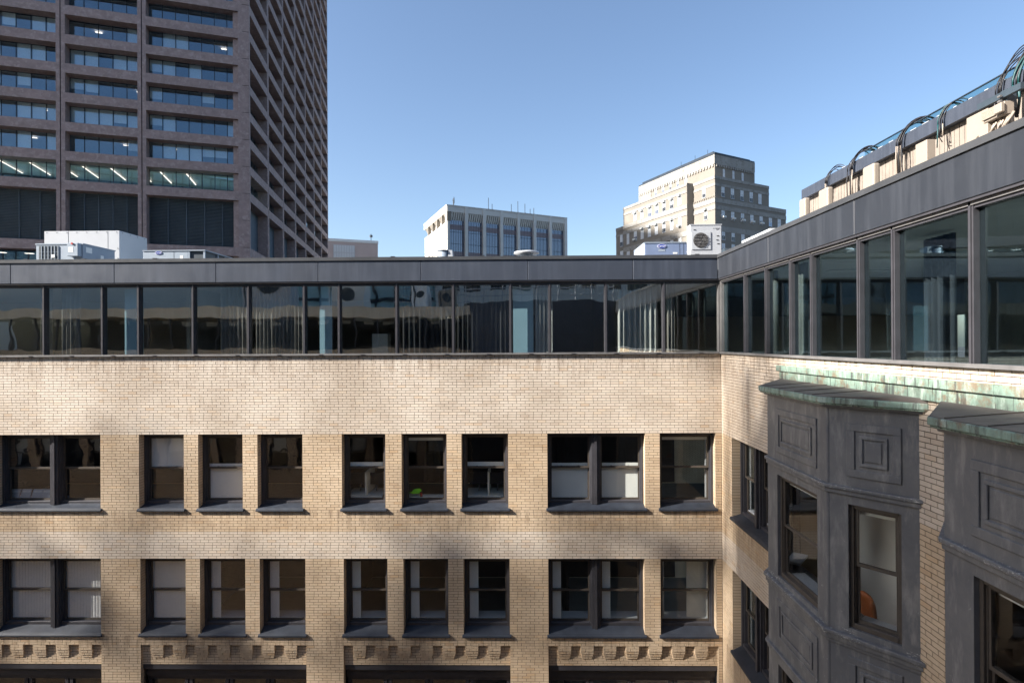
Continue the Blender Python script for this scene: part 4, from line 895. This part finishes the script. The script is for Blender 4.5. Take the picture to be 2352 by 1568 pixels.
MB().box(ex0+.04, ex1-.14, Y0-.164, Y0-.161, zt-.28, zt-.13).build('warning_label', M['label'], eb); MB().tube([((ex0+ex1)/2, Y0-.08, az(170, 590, Y0)), ((ex0+ex1)/2, Y0-.08, RZ)], .02).build('conduit', M['unit'], eb)
MB().box(ax(120.5, Y0), ax(128, Y0), Y0-.03, Y0-.021, az(120, 592, Y0), az(120, 585, Y0)).build('warning_label', M['label'], t)
for a_, b_, c_, d_ in ((17.12, 17.36, .25, .09), (17.05, 17.33, .55, .45), (17.72, 17.85, .45, .25)): MB().box(x1+.001, x1+.004, a_, b_, zt-c_, zt-d_).build('warning_label', M['label'], t)
MB().box(x1+.001, x1+.03, 17.68, 17.92, zt-.62, zt-.5).build('cable_port', M['black'], t)
# middle grey unit with oval badge
Y0 = 19.; x0, x1, xm = ax(329.2, Y0), ax(471.3, Y0), ax(433, Y0); zt = az(400, 574.5, Y0); yb = Y0*(1191-471.3)/(1191-534.9)
t = thing('rooftop_unit', 'long grey rooftop unit with blue oval badge and dark coil end, before the brown tower', 'air handler', ((x0+x1)/2, 20, RZ), 'rooftop air units')
bevel(MB().box(x0, xm, Y0, yb, RZ, zt-.03).build('casing', M['unit'], t), .012, 1); MB().box(x0-.01, x1+.02, Y0-.02, yb, zt-.029, zt).build('lid', M['unit'], t)
MB().box(xm+.01, x1-.05, Y0+.04, yb-.04, RZ, zt-.03).build('coil', M['louvre'], t)
for (a, b) in ((xm+.001, Y0), (x1-.05, Y0), (x1-.05, Y0+(yb-Y0)*.45), (x1-.05, yb-.5), (x1-.05, yb-.06)): MB().box(a, a+.05, b, b+.05, RZ, zt-.03).build('corner_post', M['unit'], t)
MB().box(ax(400, Y0), ax(400, Y0)+.008, Y0-.004, Y0-.001, RZ, zt-.03).build('panel_seam', M['louvre'], t)
lx_ = ax(365.5, Y0); lz = az(365, 581, Y0); oval(M['text'], lx_, Y0-.012, lz, .125, .058, t, 'badge_rim'); oval(M['logo'], lx_, Y0-.018, lz, .115, .05, t); txt('Carrier', .068, M['text'], (lx_, Y0-.020, lz), (math.pi/2, 0, 0), t)
MB().box(ax(418, Y0)-.05, ax(418, Y0)+.05, Y0-.004, Y0-.001, lz-.2, lz-.09).build('warning_label', M['label'], t)
MB().box(x1-.02, x1+.01, yb-.42, yb-.1, zt-.22, zt-.06).build('white_grille', M['white'], t)
# right blue grey unit with oval badge
Y0 = 17.; x0, x1 = ax(1481.8, Y0), ax(1579.5, Y0); zt = az(1530, 556.2, Y0)
t = thing('rooftop_unit', 'blue grey rooftop unit with blue oval badge, left of the white fan unit', 'air handler', ((x0+x1)/2, 17.8, RZ), 'rooftop air units')
bevel(MB().box(x0, x1, Y0, 18.6, RZ, zt).build('casing', M['unitblue'], t), .012, 1); MB().box(x0-.01, x1, Y0-.015, 18.6, zt-.025, zt+.004).build('lid', M['unit'], t)
MB().hexa([(x0-.2, Y0+.5, RZ), (x0-.002, Y0+.06, RZ), (x0-.002, Y0+1.2, RZ), (x0-.2, Y0+1.2, RZ), (x0-.06, Y0+.5, zt-.12), (x0-.002, Y0+.06, zt-.01), (x0-.002, Y0+1.2, zt-.01), (x0-.06, Y0+1.2, zt-.12)]).build('intake_hood', M['white'], t)
lx_, lz = ax(1521, Y0), az(1521, 565.5, Y0); oval(M['text'], lx_, Y0-.012, lz, .135, .043+.02, t, 'badge_rim'); oval(M['logo'], lx_, Y0-.018, lz, .125, .055, t); txt('Carrier', .075, M['text'], (lx_, Y0-.020, lz), (math.pi/2, 0, 0), t)
MB().box(lx_-.10, lx_+.10, Y0-.005, Y0-.001, lz-.15, lz-.09).build('name_plate', M['unit'], t); MB().box(ax(1547, Y0), ax(1557, Y0), Y0-.005, Y0-.001, az(1550, 583, Y0), az(1550, 579.5, Y0)).build('warning_label', M['label'], t)
for x in (1562, 1571): MB().box(ax(x, Y0), ax(x, Y0)+.008, Y0-.004, Y0-.001, RZ, zt-.03).build('panel_seam', M['louvre'], t)
# white fan unit
Y0 = 16.; x0, x1 = ax(1587, Y0), ax(1658.8, Y0); zt = az(1620, 517.3, Y0)
t = thing('condenser_unit', 'white outdoor fan unit with round guard, at the corner of the two roofs', 'air conditioner', ((x0+x1)/2, 16.15, RZ))
bevel(MB().box(x0, x1, Y0, 16.33, RZ, zt).build('casing', M['white'], t), .015, 2); bevel(MB().box(x0-.012, x1+.012, Y0-.012, 16.34, zt+.001, zt+.025).build('lid', M['white'], t), .005, 1)
fcx, fcz = ax(1610.5, Y0), az(1610, 552, Y0); sq = .222
MB().box(fcx-sq-.02, fcx+sq+.05, Y0-.018, Y0-.002, fcz-sq-.03, fcz+sq+.01).build('fan_panel', M['white'], t)
MB().cyl((fcx, Y0-.025, fcz), sq-.015, .006, 40, 'y').build('fan_opening', plain('dark fan well', (.05, .05, .055), .6), t)
q = MB()
for i in range(7):
    r_ = .03+i*.028; q.tube([(fcx+r_*math.cos(a_), Y0-.036, fcz+r_*math.sin(a_)) for a_ in np.linspace(0, 2*math.pi, 33)], .0035, 4)
for i in range(5): z = fcz-.16+i*.08; hw = math.sqrt(max(0, (sq-.015)**2-(z-fcz)**2)); q.tube([(fcx-hw, Y0-.042, z), (fcx+hw, Y0-.042, z)], .006, 4)
q.build('fan_guard', plain('grey guard wire', (.16, .155, .15), .5), t)
q = MB()
for i in range(5): a_ = i*2*math.pi/5; q.hexa([(fcx+.02*math.cos(a_), Y0-.027, fcz+.02*math.sin(a_)), (fcx+.16*math.cos(a_), Y0-.027, fcz+.16*math.sin(a_)), (fcx+.16*math.cos(a_+.6), Y0-.032, fcz+.16*math.sin(a_+.6)), (fcx+.05*math.cos(a_+.9), Y0-.032, fcz+.05*math.sin(a_+.9)), (fcx+.02*math.cos(a_), Y0-.03, fcz+.02*math.sin(a_)), (fcx+.16*math.cos(a_), Y0-.030, fcz+.16*math.sin(a_)), (fcx+.16*math.cos(a_+.6), Y0-.034, fcz+.16*math.sin(a_+.6)), (fcx+.05*math.cos(a_+.9), Y0-.034, fcz+.05*math.sin(a_+.9))])
q.build('fan_blades', plain('grey fan blade', (.12, .12, .13), .5), t)
q = MB()
for a_, b_ in ((1597, 528), (1650, 541.5), (1651, 559.5), (1649, 551)): q.box(ax(a_, Y0)-.03, ax(a_, Y0)+.03, Y0-.010, Y0-.002, az(a_, b_, Y0)-.008, az(a_, b_, Y0)+.008)
q.build('handle_slots', M['black'], t)
txt('MITSUBISHI', .026, M['textd'], (ax(1649.5, Y0), Y0-.003, az(1648, 524.5, Y0)), (math.pi/2, 0, 0), t); txt('ELECTRIC', .016, M['textd'], (ax(1649.5, Y0), Y0-.003, az(1648, 527.2, Y0)), (math.pi/2, 0, 0), t)
def diamond(cx, cz, h): return MB().hexa([(cx, Y0-.004, cz), (cx+h*.3, Y0-.004, cz+h*.5), (cx, Y0-.004, cz+h), (cx-h*.3, Y0-.004, cz+h*.5), (cx, Y0-.002, cz), (cx+h*.3, Y0-.002, cz+h*.5), (cx, Y0-.002, cz+h), (cx-h*.3, Y0-.002, cz+h*.5)])
lx_, lz = ax(1641, Y0), az(1641, 524.5, Y0)
for dx, dz in ((0, 0), (-.009, -.016), (.009, -.016)): diamond(lx_+dx, lz+dz, .018).build('logo_diamond', M['textd'], t)
q = MB()
for i in range(5): z = RZ+.15+i*.27; q.box(x0-.014, x0-.002, Y0+.03, 16.3, z, z+.02)
q.build('side_grille', M['shade'], t)
# vents
Y0 = 17.5; vx = ax(1019, Y0); o = thing('roof_vent', 'grey round vent stub beside a white hood, left on the middle roof', 'vent', (vx, Y0, RZ))
MB().cyl((vx, Y0, RZ), .16, az(1019, 575, Y0)-RZ-.02, 20).build('pipe', M['unit'], o, True); MB().cyl((vx, Y0, az(1019, 575, Y0)-.019), .19, .02, 20).build('cap', M['white'], o)
MB().hexa([(vx+.13, Y0-.12, RZ), (vx+.36, Y0-.12, RZ), (vx+.36, Y0+.2, RZ), (vx+.13, Y0+.2, RZ), (vx+.17, Y0-.12, az(1019, 576, Y0)), (vx+.28, Y0-.12, az(1019, 576, Y0)), (vx+.28, Y0+.2, az(1019, 576, Y0)), (vx+.17, Y0+.2, az(1019, 576, Y0))]).build('hood', M['white'], o)
Y0 = 18.; vx = ax(1210.5, Y0); vz = az(1210, 580.5, Y0); o = thing('roof_vent', 'flat white mushroom vent disc in front of the pale office block', 'vent', (vx, Y0, RZ))
MB().cyl((vx, Y0, vz-.03), .40, .05, 28, 'z', .38).build('disc', M['white'], o, True); MB().cyl((vx, Y0, RZ), .2, vz-RZ-.031, 16).build('pipe', M['unit'], o, True); MB().cyl((vx+.08, Y0, vz+.021), .22, .03, 20).build('cap', M['white'], o)
# skylight on the wing roof
SX = 7.0; S_ = Fr((SX, 0, 0), (0, 1), (-1, 0)); ya, yb_ = S_.uof(1773), S_.uof(1706); z1_ = S_.zof(1773, 523)
sk = thing('skylight', 'long low glazed skylight on the wing roof behind the parapet', 'skylight', (SX, (ya+yb_)/2, RZ))
MB().box(SX, SX+1.3, min(ya, yb_), max(ya, yb_), RZ, z1_-.07).build('curb', M['palepan'], sk)
n = 3
for i in range(n):
    a = min(ya, yb_)+(abs(yb_-ya))*i/n; b = min(ya, yb_)+(abs(yb_-ya))*(i+1)/n
    MB().box(SX-.02, SX+1.3, a+.02, b-.02, z1_-.069, z1_).build('pane', M['palepan'], sk)
MB().box(SX-.5, SX+.3, max(ya, yb_)+.1, max(ya, yb_)+.9, RZ, z1_-.2).build('dark_hatch', M['louvre'], sk)
# ------------------------------------------------------------------ penthouse with siding on the wing roof
HX = 8.3; PH = Fr((HX, 0, 0), (0, 1), (-1, 0)); yE = PH.uof(1856); zF0, zF1, zF2 = .493*HX, .526*HX, .537*HX
ph = thing('roof_penthouse', 'rooftop penthouse with beige board siding and dark fascia on the right wing', 'penthouse', (HX+2, 9, RZ))
MB().lbox(PH, -6, yE, -6, -.04, RZ, zF0).build('body', M['louvre'], ph)
y = 3.0; k = 0
while y < yE-.1:
    skip = (15.1 > y > 14.1 and False)
    z0 = RZ
    MB().lbox(PH, y+.006, y+.122, -.038, .0+random.uniform(-.004, .004), z0, zF0-.002).build('siding_board', M['board'], ph); y += .13; k += 1
for a, b, c, d, mt in ((12.15, 13.5, .020, 2.95, 'dark'), (9.1, 10.4, .02, 2.9, 'alu')):
    MB().lbox(PH, a, b, .012, .03, RZ+.1, d+.2).build('louvre_opening', M[mt], ph)
fj = [3.0, 6.2, 9.4, 12.6, yE+.05]
for a, b in zip(fj, fj[1:]): MB().lbox(PH, a+.005, b-.005, -6, .14, zF0, zF1).build('fascia_panel', M['panel'], ph)
MB().lbox(PH, -6, 3, -6, .14, zF0, zF1).build('fascia_panel', M['panel'], ph)
MB().lbox(PH, -6, 13.9, .08, .10, zF1+.002, zF2+.04).build('glass_edge', glass('edge glass', (.75, .88, .88), .15), ph)
MB().lbox(PH, -6, 13.9, .07, .11, zF2+.042, zF2+.058).build('edge_rail', M['louv'], ph)
q = MB()
for y in np.arange(3.2, 15, .37): q.lbox(PH, y, y+random.uniform(.05, .2), -.1, .12, zF1+.001, zF1+.022)
q.build('roof_clips', M['white'], ph)
MB().lbox(PH, 3.0, yE-.1, .001, .012, RZ+1.35, RZ+1.40).build('siding_rail', M['dark'], ph)
AX = 7.85; AF = Fr((AX, 0, 0), (0, 1), (-1, 0))
ant = [(1848.7, 1862, 454, 'beige antenna panel at the far left end of the penthouse'), (1893.7, 1915.3, 429, 'second beige antenna panel from the penthouse far end, under a dark box'), (1997, 2023.3, 374, 'rounded beige antenna panel in the middle of the penthouse row'), (2122, 2149, 321, 'flat beige antenna panel right of the middle, with open brackets beside it'), (2241.8, 2291.5, 249, 'largest beige antenna panel, left of the ribbed radio box')]
for i, (xa, xb, yt, lab) in enumerate(ant):
    a, b = sorted((AF.uof(xa), AF.uof(xb))); zt = AF.zof(xb, yt)+.02; zb_ = max(zt-1.45, RZ+.1); c_ = (a+b)/2
    t = thing('antenna_panel', lab, 'antenna', (AX, c_, RZ), 'antenna panels along the penthouse')
    if i == 4: zb_ = zt-.45
    bevel(MB().lbox(AF, a, b, -.02, .14, zb_, zt).build('radome', M['beige'], t), .045 if i < 3 else .01, 3)
    MB().cyl((AX+.12, b+.14, RZ), .03, zt-RZ-.05, 10).build('mast', M['alu'], t)
    for z in (zb_+.15, zt-.18): MB().box(AX+.02, AX+.14, b-.02, b+.18, z, z+.06).build('bracket', M['alu'], t)
    for j in range(2): MB().box(AX+.05, AX+.16, b+.2+j*.1, b+.27+j*.1, zt-.85, zt-.35-.1*j).build('remote_unit', M['shade'], t)
a, b = sorted((AF.uof(2284), AF.uof(2334))); zt = AF.zof(2334, 222)-.05; zb_ = AF.zof(2290, 280)
t = thing('radio_unit', 'ribbed beige radio box with connectors at the right end of the penthouse', 'radio unit', (AX, (a+b)/2, RZ))
bevel(MB().lbox(AF, a, b, .0, .16, zb_, zt).build('casing', M['beige'], t), .01, 1)
for j in range(9): z = zb_+.04+j*(zt-zb_-.06)/9; MB().lbox(AF, a+(b-a)*.35, b, .161, .19, z, z+.014).build('cooling_fin', M['beige'], t)
bevel(MB().lbox(AF, a-.02, a+(b-a)*.30, .165, .23, zb_+.03, zt-.03).build('side_box', M['beige'], t), .01, 1)
for j in range(4): MB().cyl((AX-.2, a+.01, zb_+.05+j*.08), .02, .06, 8, 'y').build('connector', M['alu'], t)
MB().box(AX+.02, AX+.08, a+.1, a+.16, RZ, zt+.1).build('mast', M['alu'], t)
MB().lbox(AF, a-.3, a+.55, .10, .16, zt+.06, zt+.16).lbox(AF, a+.02, a+.14, -.05, .10, zt-.1, zt+.2).build('dark_bracket', M['louvre'], t)
# cable bundles arching over the fascia
def arc(x, spread, hgt, down, n, r, seed, lab, mats=('black',)):
    rr = random.Random(seed); yc = AF.uof(x); t = thing('cable_bundle', lab, 'cables', (AX, yc, zF1), 'cable bundles over the fascia')
    for i in range(n):
        o_ = rr.uniform(-.09, .09); s_ = rr.uniform(.55, 1.15); h_ = hgt*rr.uniform(.6, 1.1); xo = rr.uniform(-.02, .05); m_ = mats[i % len(mats)]
        pts = [(8.08+xo, yc+o_+rr.uniform(-.05, .05), zF1-down*rr.uniform(.5, 1)), (8.06+xo, yc+o_+rr.uniform(-.04, .04), zF1-.45), (8.07+xo, yc+o_, zF1-.22)]
        for q_ in np.linspace(0, 1, 12):
            an = math.pi*q_*.86; pts.append((8.07+xo+.25*q_, yc+o_-spread*s_*(1-math.cos(an))*.55, zF1-.12+(h_+.16)*math.sin(an)))
        MB().tube(pts[2:], r, 6).build('cable', M['black' if m_ == 'beige' else m_], t, True)
        MB().tube(pts[:3], r*1.02, 6).build('cable', M[m_], t, True)
arc(1879, .45, .14, .9, 4, .010, 1, 'thin cable bundle bending over the far end of the dark fascia', ('black', 'beige'))
arc(1934, .65, .17, 1.1, 7, .011, 2, 'black cable bundle arching over the fascia right of the second antenna panel', ('black', 'beige'))
arc(2044, .65, .18, 1.3, 9, .012, 3, 'thick black cable bundle arching over the fascia in the middle of the penthouse', ('black', 'beige', 'beige'))
arc(2133, .35, .12, .7, 5, .010, 4, 'green and beige cable bundle above the flat antenna panel', ('black', 'teal', 'beige'))
arc(2262, .95, .38, .7, 5, .010, 5, 'wide looping black cables above the largest antenna panel', ('black',))
arc(2305, .70, .34, .9, 8, .017, 6, 'heavy black and teal cable loop above the ribbed radio box', ('black', 'black', 'black', 'teal'))
q = MB(); rr = random.Random(8)
for i in range(9):
    y_ = AF.uof(2262)-.1-i*.07; q.tube([(AX-.05, y_, zb_+.02), (AX-.12+rr.uniform(-.05, .05), y_+rr.uniform(-.05, .05), zb_-.18), (AX+.05, y_+.1, zb_-.3), (AX+.1, y_+rr.uniform(-.1, .1), RZ+.2)], .022, 6)
q.build('cable_bundle', M['beige'], smooth=True, label='tangle of beige jumper cables hanging below the radio box', category='cables')
# ------------------------------------------------------------------ curtains and shades behind the strip glass
def curtain(u0, u1, lab, mat='curtain', F=FA, n=-.32, fold=.09, amp=.045, z0=-.36, z1=1.45, flare=0):
    q = MB(); N_ = max(6, int((u1-u0)/fold*6)); rr = random.Random(int(abs(u0)*97)); ph_ = [rr.uniform(-.8, .8) for _ in range(64)]
    rows = [z0, z0+.06, z0+.15, z0+.5, z1]; b0_ = 0
    for r_, z in enumerate(rows):
        for i in range(N_+1):
            u = u0+(u1-u0)*i/N_; a_ = 2*math.pi*(u-u0)/fold + ph_[int((u-u0)/fold) % 64]*.6
            fl_ = flare*(1-min(1, (z-z0)/.15))
            q.v.append(F.p(u-fl_*.05, n+amp*math.sin(a_)*(1+.3*ph_[i % 64])+fl_*.1, z))
    for r_ in range(len(rows)-1):
        for i in range(N_): a_ = r_*(N_+1)+i; q.f.append((a_, a_+1, a_+N_+2, a_+N_+1))
    o = q.build('curtain', M[mat], None, True); md = o.modifiers.new('thickness', 'SOLIDIFY'); md.thickness = .003
    o['label'] = lab; o['category'] = 'curtain'; o['group'] = 'curtains in the strip windows'; return o
bx = lambda X: FA.uof(771.5+X*.384)
bxa = lambda X: FA.uof(X*.344)
curtain(bx(1700), bx(1945), 'bright silvery folded curtain in the second strip window from the corner', 'shade', fold=.13, amp=.07, flare=1)
curtain(bx(1195), bx(1300), 'short silvery curtain stack right of the pale blue shade', 'shade', fold=.10, amp=.06, flare=1)
curtain(bx(2000), bx(2045), 'narrow dark curtain stack in the corner strip window', 'curtain', fold=.09)
curtain(bx(720), bx(1035), 'drawn dark grey curtain in the strip window left of the blue shade', 'dark', fold=.12)
curtain(bx(385), bx(685), 'drawn dark grey curtain two strip windows left of the blue shade', 'dark', fold=.14)
curtain(bxa(1430), bxa(1645), 'grey curtain folded at the right of the fifth strip window', 'curtain', fold=.11)
curtain(bxa(1670), bxa(2020), 'grey pleated curtain across the sixth strip window', 'curtain', fold=.10)
curtain(bxa(350), bxa(480), 'grey curtain folds in the second strip window from the left', 'curtain', fold=.11)
curtain(bxa(205), bxa(285), 'grey curtain folds beside the first visible mullion', 'curtain', fold=.10)
for a, b, lab in ((bx(1060), bx(1183), 'broad pale blue shade in the narrow strip window near the middle'), (bxa(788), bxa(915), 'pale blue shade in the narrow strip window at left'), (bxa(2112), bxa(2196), 'pale blue shade in the narrow strip window under the tower edge')):
    o = MB().lbox(FA, a, b, -.26, -.25, -.33, 1.42).build('roller_shade', M['bluecloth']); o['label'] = lab; o['category'] = 'shade'; o['group'] = 'pale blue shades'
WF = lambda X: WI.uof(1637+X*.304)
curtain(8.9+3.1, 8.9+3.45, 'pale curtain stack in the third wing strip window', 'wcurt', WI, fold=.10, amp=.05, flare=1)
curtain(10.75, 11.2, 'grey curtain stack with flared hem in the fourth wing strip window', 'wcurt', WI, fold=.11, amp=.05, flare=1)
curtain(7.9, 8.5, 'dim grey curtain in the sixth wing strip window', 'dark', WI, n=-.9, fold=.12, amp=.05)
o = MB().lbox(WI, 12.3, 12.75, -1.3, -1.2, -.42, .45).build('filing_cabinet', M['shade']); o['label'] = 'pale cabinet standing inside the third wing strip window'; o['category'] = 'cabinet'
o = MB().lbox(FA, bx(150), bx(250), -1.5, -1.1, -.42, .25).build('filing_cabinet', M['shade']); o['label'] = 'low grey cabinet inside the strip window left of the drawn curtains'; o['category'] = 'cabinet'
# ------------------------------------------------------------------ small things seen through the sash windows
def room(u, n, z): return FA.p(u, n, z)
def fxa(x, n=-.6): return FA.uof(x, n)
zsl = Z_S1+.24                             # inner sill level, row one
def cloth_heap(u, z, n):
    q = MB(); rr = random.Random(5)
    for i in range(26):
        a_, b_ = rr.uniform(0, 2*math.pi), rr.uniform(0, 1); c_ = (u+.13*b_*math.cos(a_), z+.06*rr.random()*(1.4-b_)+.03)
        w_, h_ = rr.uniform(.03, .07), rr.uniform(.02, .05); sk_ = rr.uniform(-.05, .07)
        q.hexa([FA.p(c_[0]-w_, n+rr.uniform(-.02, .02), c_[1]-h_), FA.p(c_[0]+w_*.8, n+.02, c_[1]-h_*.6), FA.p(c_[0]+w_*.8, n-.05, c_[1]-h_*.6), FA.p(c_[0]-w_, n-.05, c_[1]-h_), FA.p(c_[0]-w_*.6+sk_, n+.01, c_[1]+h_*.5), FA.p(c_[0]+w_+sk_, n+.01, c_[1]+h_), FA.p(c_[0]+w_+sk_, n-.04, c_[1]+h_), FA.p(c_[0]-w_*.6+sk_, n-.04, c_[1]+h_*.5)])
    return q
o = cloth_heap(fxa(953, -.45), zsl+.06, -.45).build('green_cloth', M['green'], smooth=False); m_ = o.modifiers.new('r', 'REMESH'); m_.mode = 'VOXEL'; m_.voxel_size = .012; m_.use_smooth_shade = True
o['label'] = 'crumpled neon green cloth on the window ledge, fifth upper window'; o['category'] = 'cloth'
o = MB().cyl((fxa(966, -.48), YF+.47, zsl), .03, .09, 12).build('red_can', M['red']); o['label'] = 'small red can beside the neon green cloth'; o['category'] = 'can'
MB().lbox(FA, fx(921), fx(1024), -.7, -.38, zsl-.06, zsl-.001).build('window_ledge', M['shade'], block)
for i, x in enumerate((35, 60, 86, 108)):
    u_ = fxa(x, -.5); q = MB().hexa([FA.p(u_-.13, -.44, zsl+.0), FA.p(u_+.13, -.44, zsl), FA.p(u_+.13, -.46, zsl), FA.p(u_-.13, -.46, zsl), FA.p(u_-.13, -.52, zsl+.19), FA.p(u_+.13, -.52, zsl+.19), FA.p(u_+.13, -.54, zsl+.19), FA.p(u_-.13, -.54, zsl+.19)])
    o = q.build('picture_frame', M['white']); o['label'] = ('white frame leaning inside the top left window, first from the left', 'white frame leaning inside the top left window, second from the left', 'white frame leaning inside the top left window, third from the left', 'white frame leaning inside the top left window, next to the mullion')[i]; o['category'] = 'picture frame'; o['group'] = 'frames leaning in the top left window'
    MB().hexa([FA.p(u_-.10, -.455, zsl+.03), FA.p(u_+.10, -.455, zsl+.03), FA.p(u_+.10, -.457, zsl+.03), FA.p(u_-.10, -.457, zsl+.03), FA.p(u_-.10, -.506, zsl+.16), FA.p(u_+.10, -.506, zsl+.16), FA.p(u_+.10, -.508, zsl+.16), FA.p(u_-.10, -.508, zsl+.16)]).build('picture', M['shade'], o)
MB().lbox(FA, fx(0), fx(115), -.6, -.40, zsl-.06, zsl-.001).build('window_ledge', M['white'], block)
def desk(xa, xb, lab, scr):
    a, b = fxa(xa, -.8), fxa(xb, -.8); t = thing('desk', lab, 'desk', ((a+b)/2, YF+.8, -4.8))
    MB().lbox(FA, a, b, -1.3, -.45, zsl-.02, zsl+.02).build('desk_top', M['shade'], t)
    MB().lbox(FA, a, a+.04, -1.3, -.5, -4.8, zsl-.021).lbox(FA, b-.04, b, -1.3, -.5, -4.8, zsl-.021).build('leg', M['shade'], t)
    MB().lbox(FA, (a+b)/2+.02, (a+b)/2+.06, -1.4, -.5, zsl+.02, zsl+.62).build('divider', M['shade'], t)
    for i, x in enumerate(scr):
        u_ = fxa(x, -.9); mo = thing('monitor', ('black computer screen on an arm, ' + ('left' if i == 0 else 'right') + ' side of the desk in the ' + ('fourth' if xa < 900 else 'sixth') + ' upper window'), 'monitor', (u_, YF+.9, zsl+.02))
        MB().lbox(FA, u_-.24, u_+.2, -.92, -.88, zsl+.22, zsl+.52).build('screen', M['black'], mo)
        MB().tube([FA.p(u_, -.95, zsl+.02), FA.p(u_+.02, -.95, zsl+.2), FA.p(u_-.05, -.94, zsl+.36)], .018).build('arm', M['alu'], mo)
desk(800, 884, 'pale desk with a divider inside the fourth single upper window', (825, 862))
desk(1070, 1166, 'pale desk with screens inside the sixth single upper window', (1098, 1140))
q = MB(); cu = fxa(992, -1.2)
for i in range(9): a_ = i/8; q.tube([FA.p(cu-.12+.24*a_, -1.2+.05*math.sin(9*a_), -2.6-.1*abs(a_-.5)), FA.p(cu-.16+.34*a_, -1.18+.06*math.sin(7*a_+1), -3.1), FA.p(cu-.2+.42*a_, -1.2+.05*math.sin(8*a_), -3.75)], .045, 6)
o = q.build('hanging_coat', M['coat'], smooth=True); o['label'] = 'olive coat hanging in the room behind the neon green cloth'; o['category'] = 'coat'
# in the bays
def chair(x, y, z, lab):
    t = thing('lounge_chair', lab, 'chair', (x, y, z))
    q = MB(); n = 12
    for j in range(7):
        for i in range(n+1):
            a_ = math.pi*(.1+.8*i/n)-1.2; r_ = .30+.05*math.sin(math.pi*j/6); q.v.append((x+r_*math.cos(a_), y+r_*math.sin(a_), z+.35+.09*j-(.12*abs(i/n-.5) if j == 6 else 0)))
    for j in range(6):
        for i in range(n): b_ = j*(n+1)+i; q.f.append((b_, b_+1, b_+n+2, b_+n+1))
    o = q.build('backrest', M['orange'], t, True); m_ = o.modifiers.new('s', 'SOLIDIFY'); m_.thickness = .05
    bevel(MB().cyl((x, y, z+.34), .29, .10, 20).build('seat', M['orange'], t), .02, 2)
    for a_ in (.7, 2.3, 3.9, 5.5): MB().tube([(x+.15*math.cos(a_), y+.15*math.sin(a_), z+.34), (x+.24*math.cos(a_), y+.24*math.sin(a_), z)], .014).build('leg', M['louvre'], t)
chair(5.05, 9.0, -4.79, 'orange leather chair behind the windows of the first bay')
q = MB(); rr = random.Random(11); p0 = (XW+.42, 12.25, Z_S1+.28)
for i in range(70):
    a_, b_, s_ = rr.uniform(0, 6.28), rr.uniform(0, 1), rr.uniform(.02, .04); c_ = (p0[0]+.10*b_*math.cos(a_), p0[1]+.16*b_*math.sin(a_), p0[2]+.08+rr.uniform(0, .30)); d_ = Vector((rr.uniform(-1, 1), rr.uniform(-1, 1), rr.uniform(-.5, 1))).normalized(); e_ = d_.orthogonal().normalized()
    b0_ = len(q.v); cV = Vector(c_); q.v += [tuple(cV-d_*s_*1.6), tuple(cV+e_*s_*.6), tuple(cV+d_*s_*1.6), tuple(cV-e_*s_*.6)]; q.f.append((b0_, b0_+1, b0_+2, b0_+3))
t = thing('house_plant', 'small leafy green pot plant on the ledge of the upper wing window', 'plant', p0); q.build('foliage', M['leaf'], t); MB().cyl(p0, .05, .10, 12, 'z', .07).build('pot', M['white'], t)
MB().box(XW+.32, XW+.55, 11.6, 13.6, Z_S1+.2, Z_S1+.279).build('window_ledge', M['white'], wing)

# lettering becomes plain meshes
dg = bpy.context.evaluated_depsgraph_get()
for o in TXT:
    me = bpy.data.meshes.new_from_object(o.evaluated_get(dg)); n_ = bpy.data.objects.new('lettering', me); C.objects.link(n_)
    n_.location = o.location; n_.rotation_euler = o.rotation_euler; n_.parent = o.parent; n_.matrix_parent_inverse = o.matrix_parent_inverse.copy()
    bpy.data.objects.remove(o)
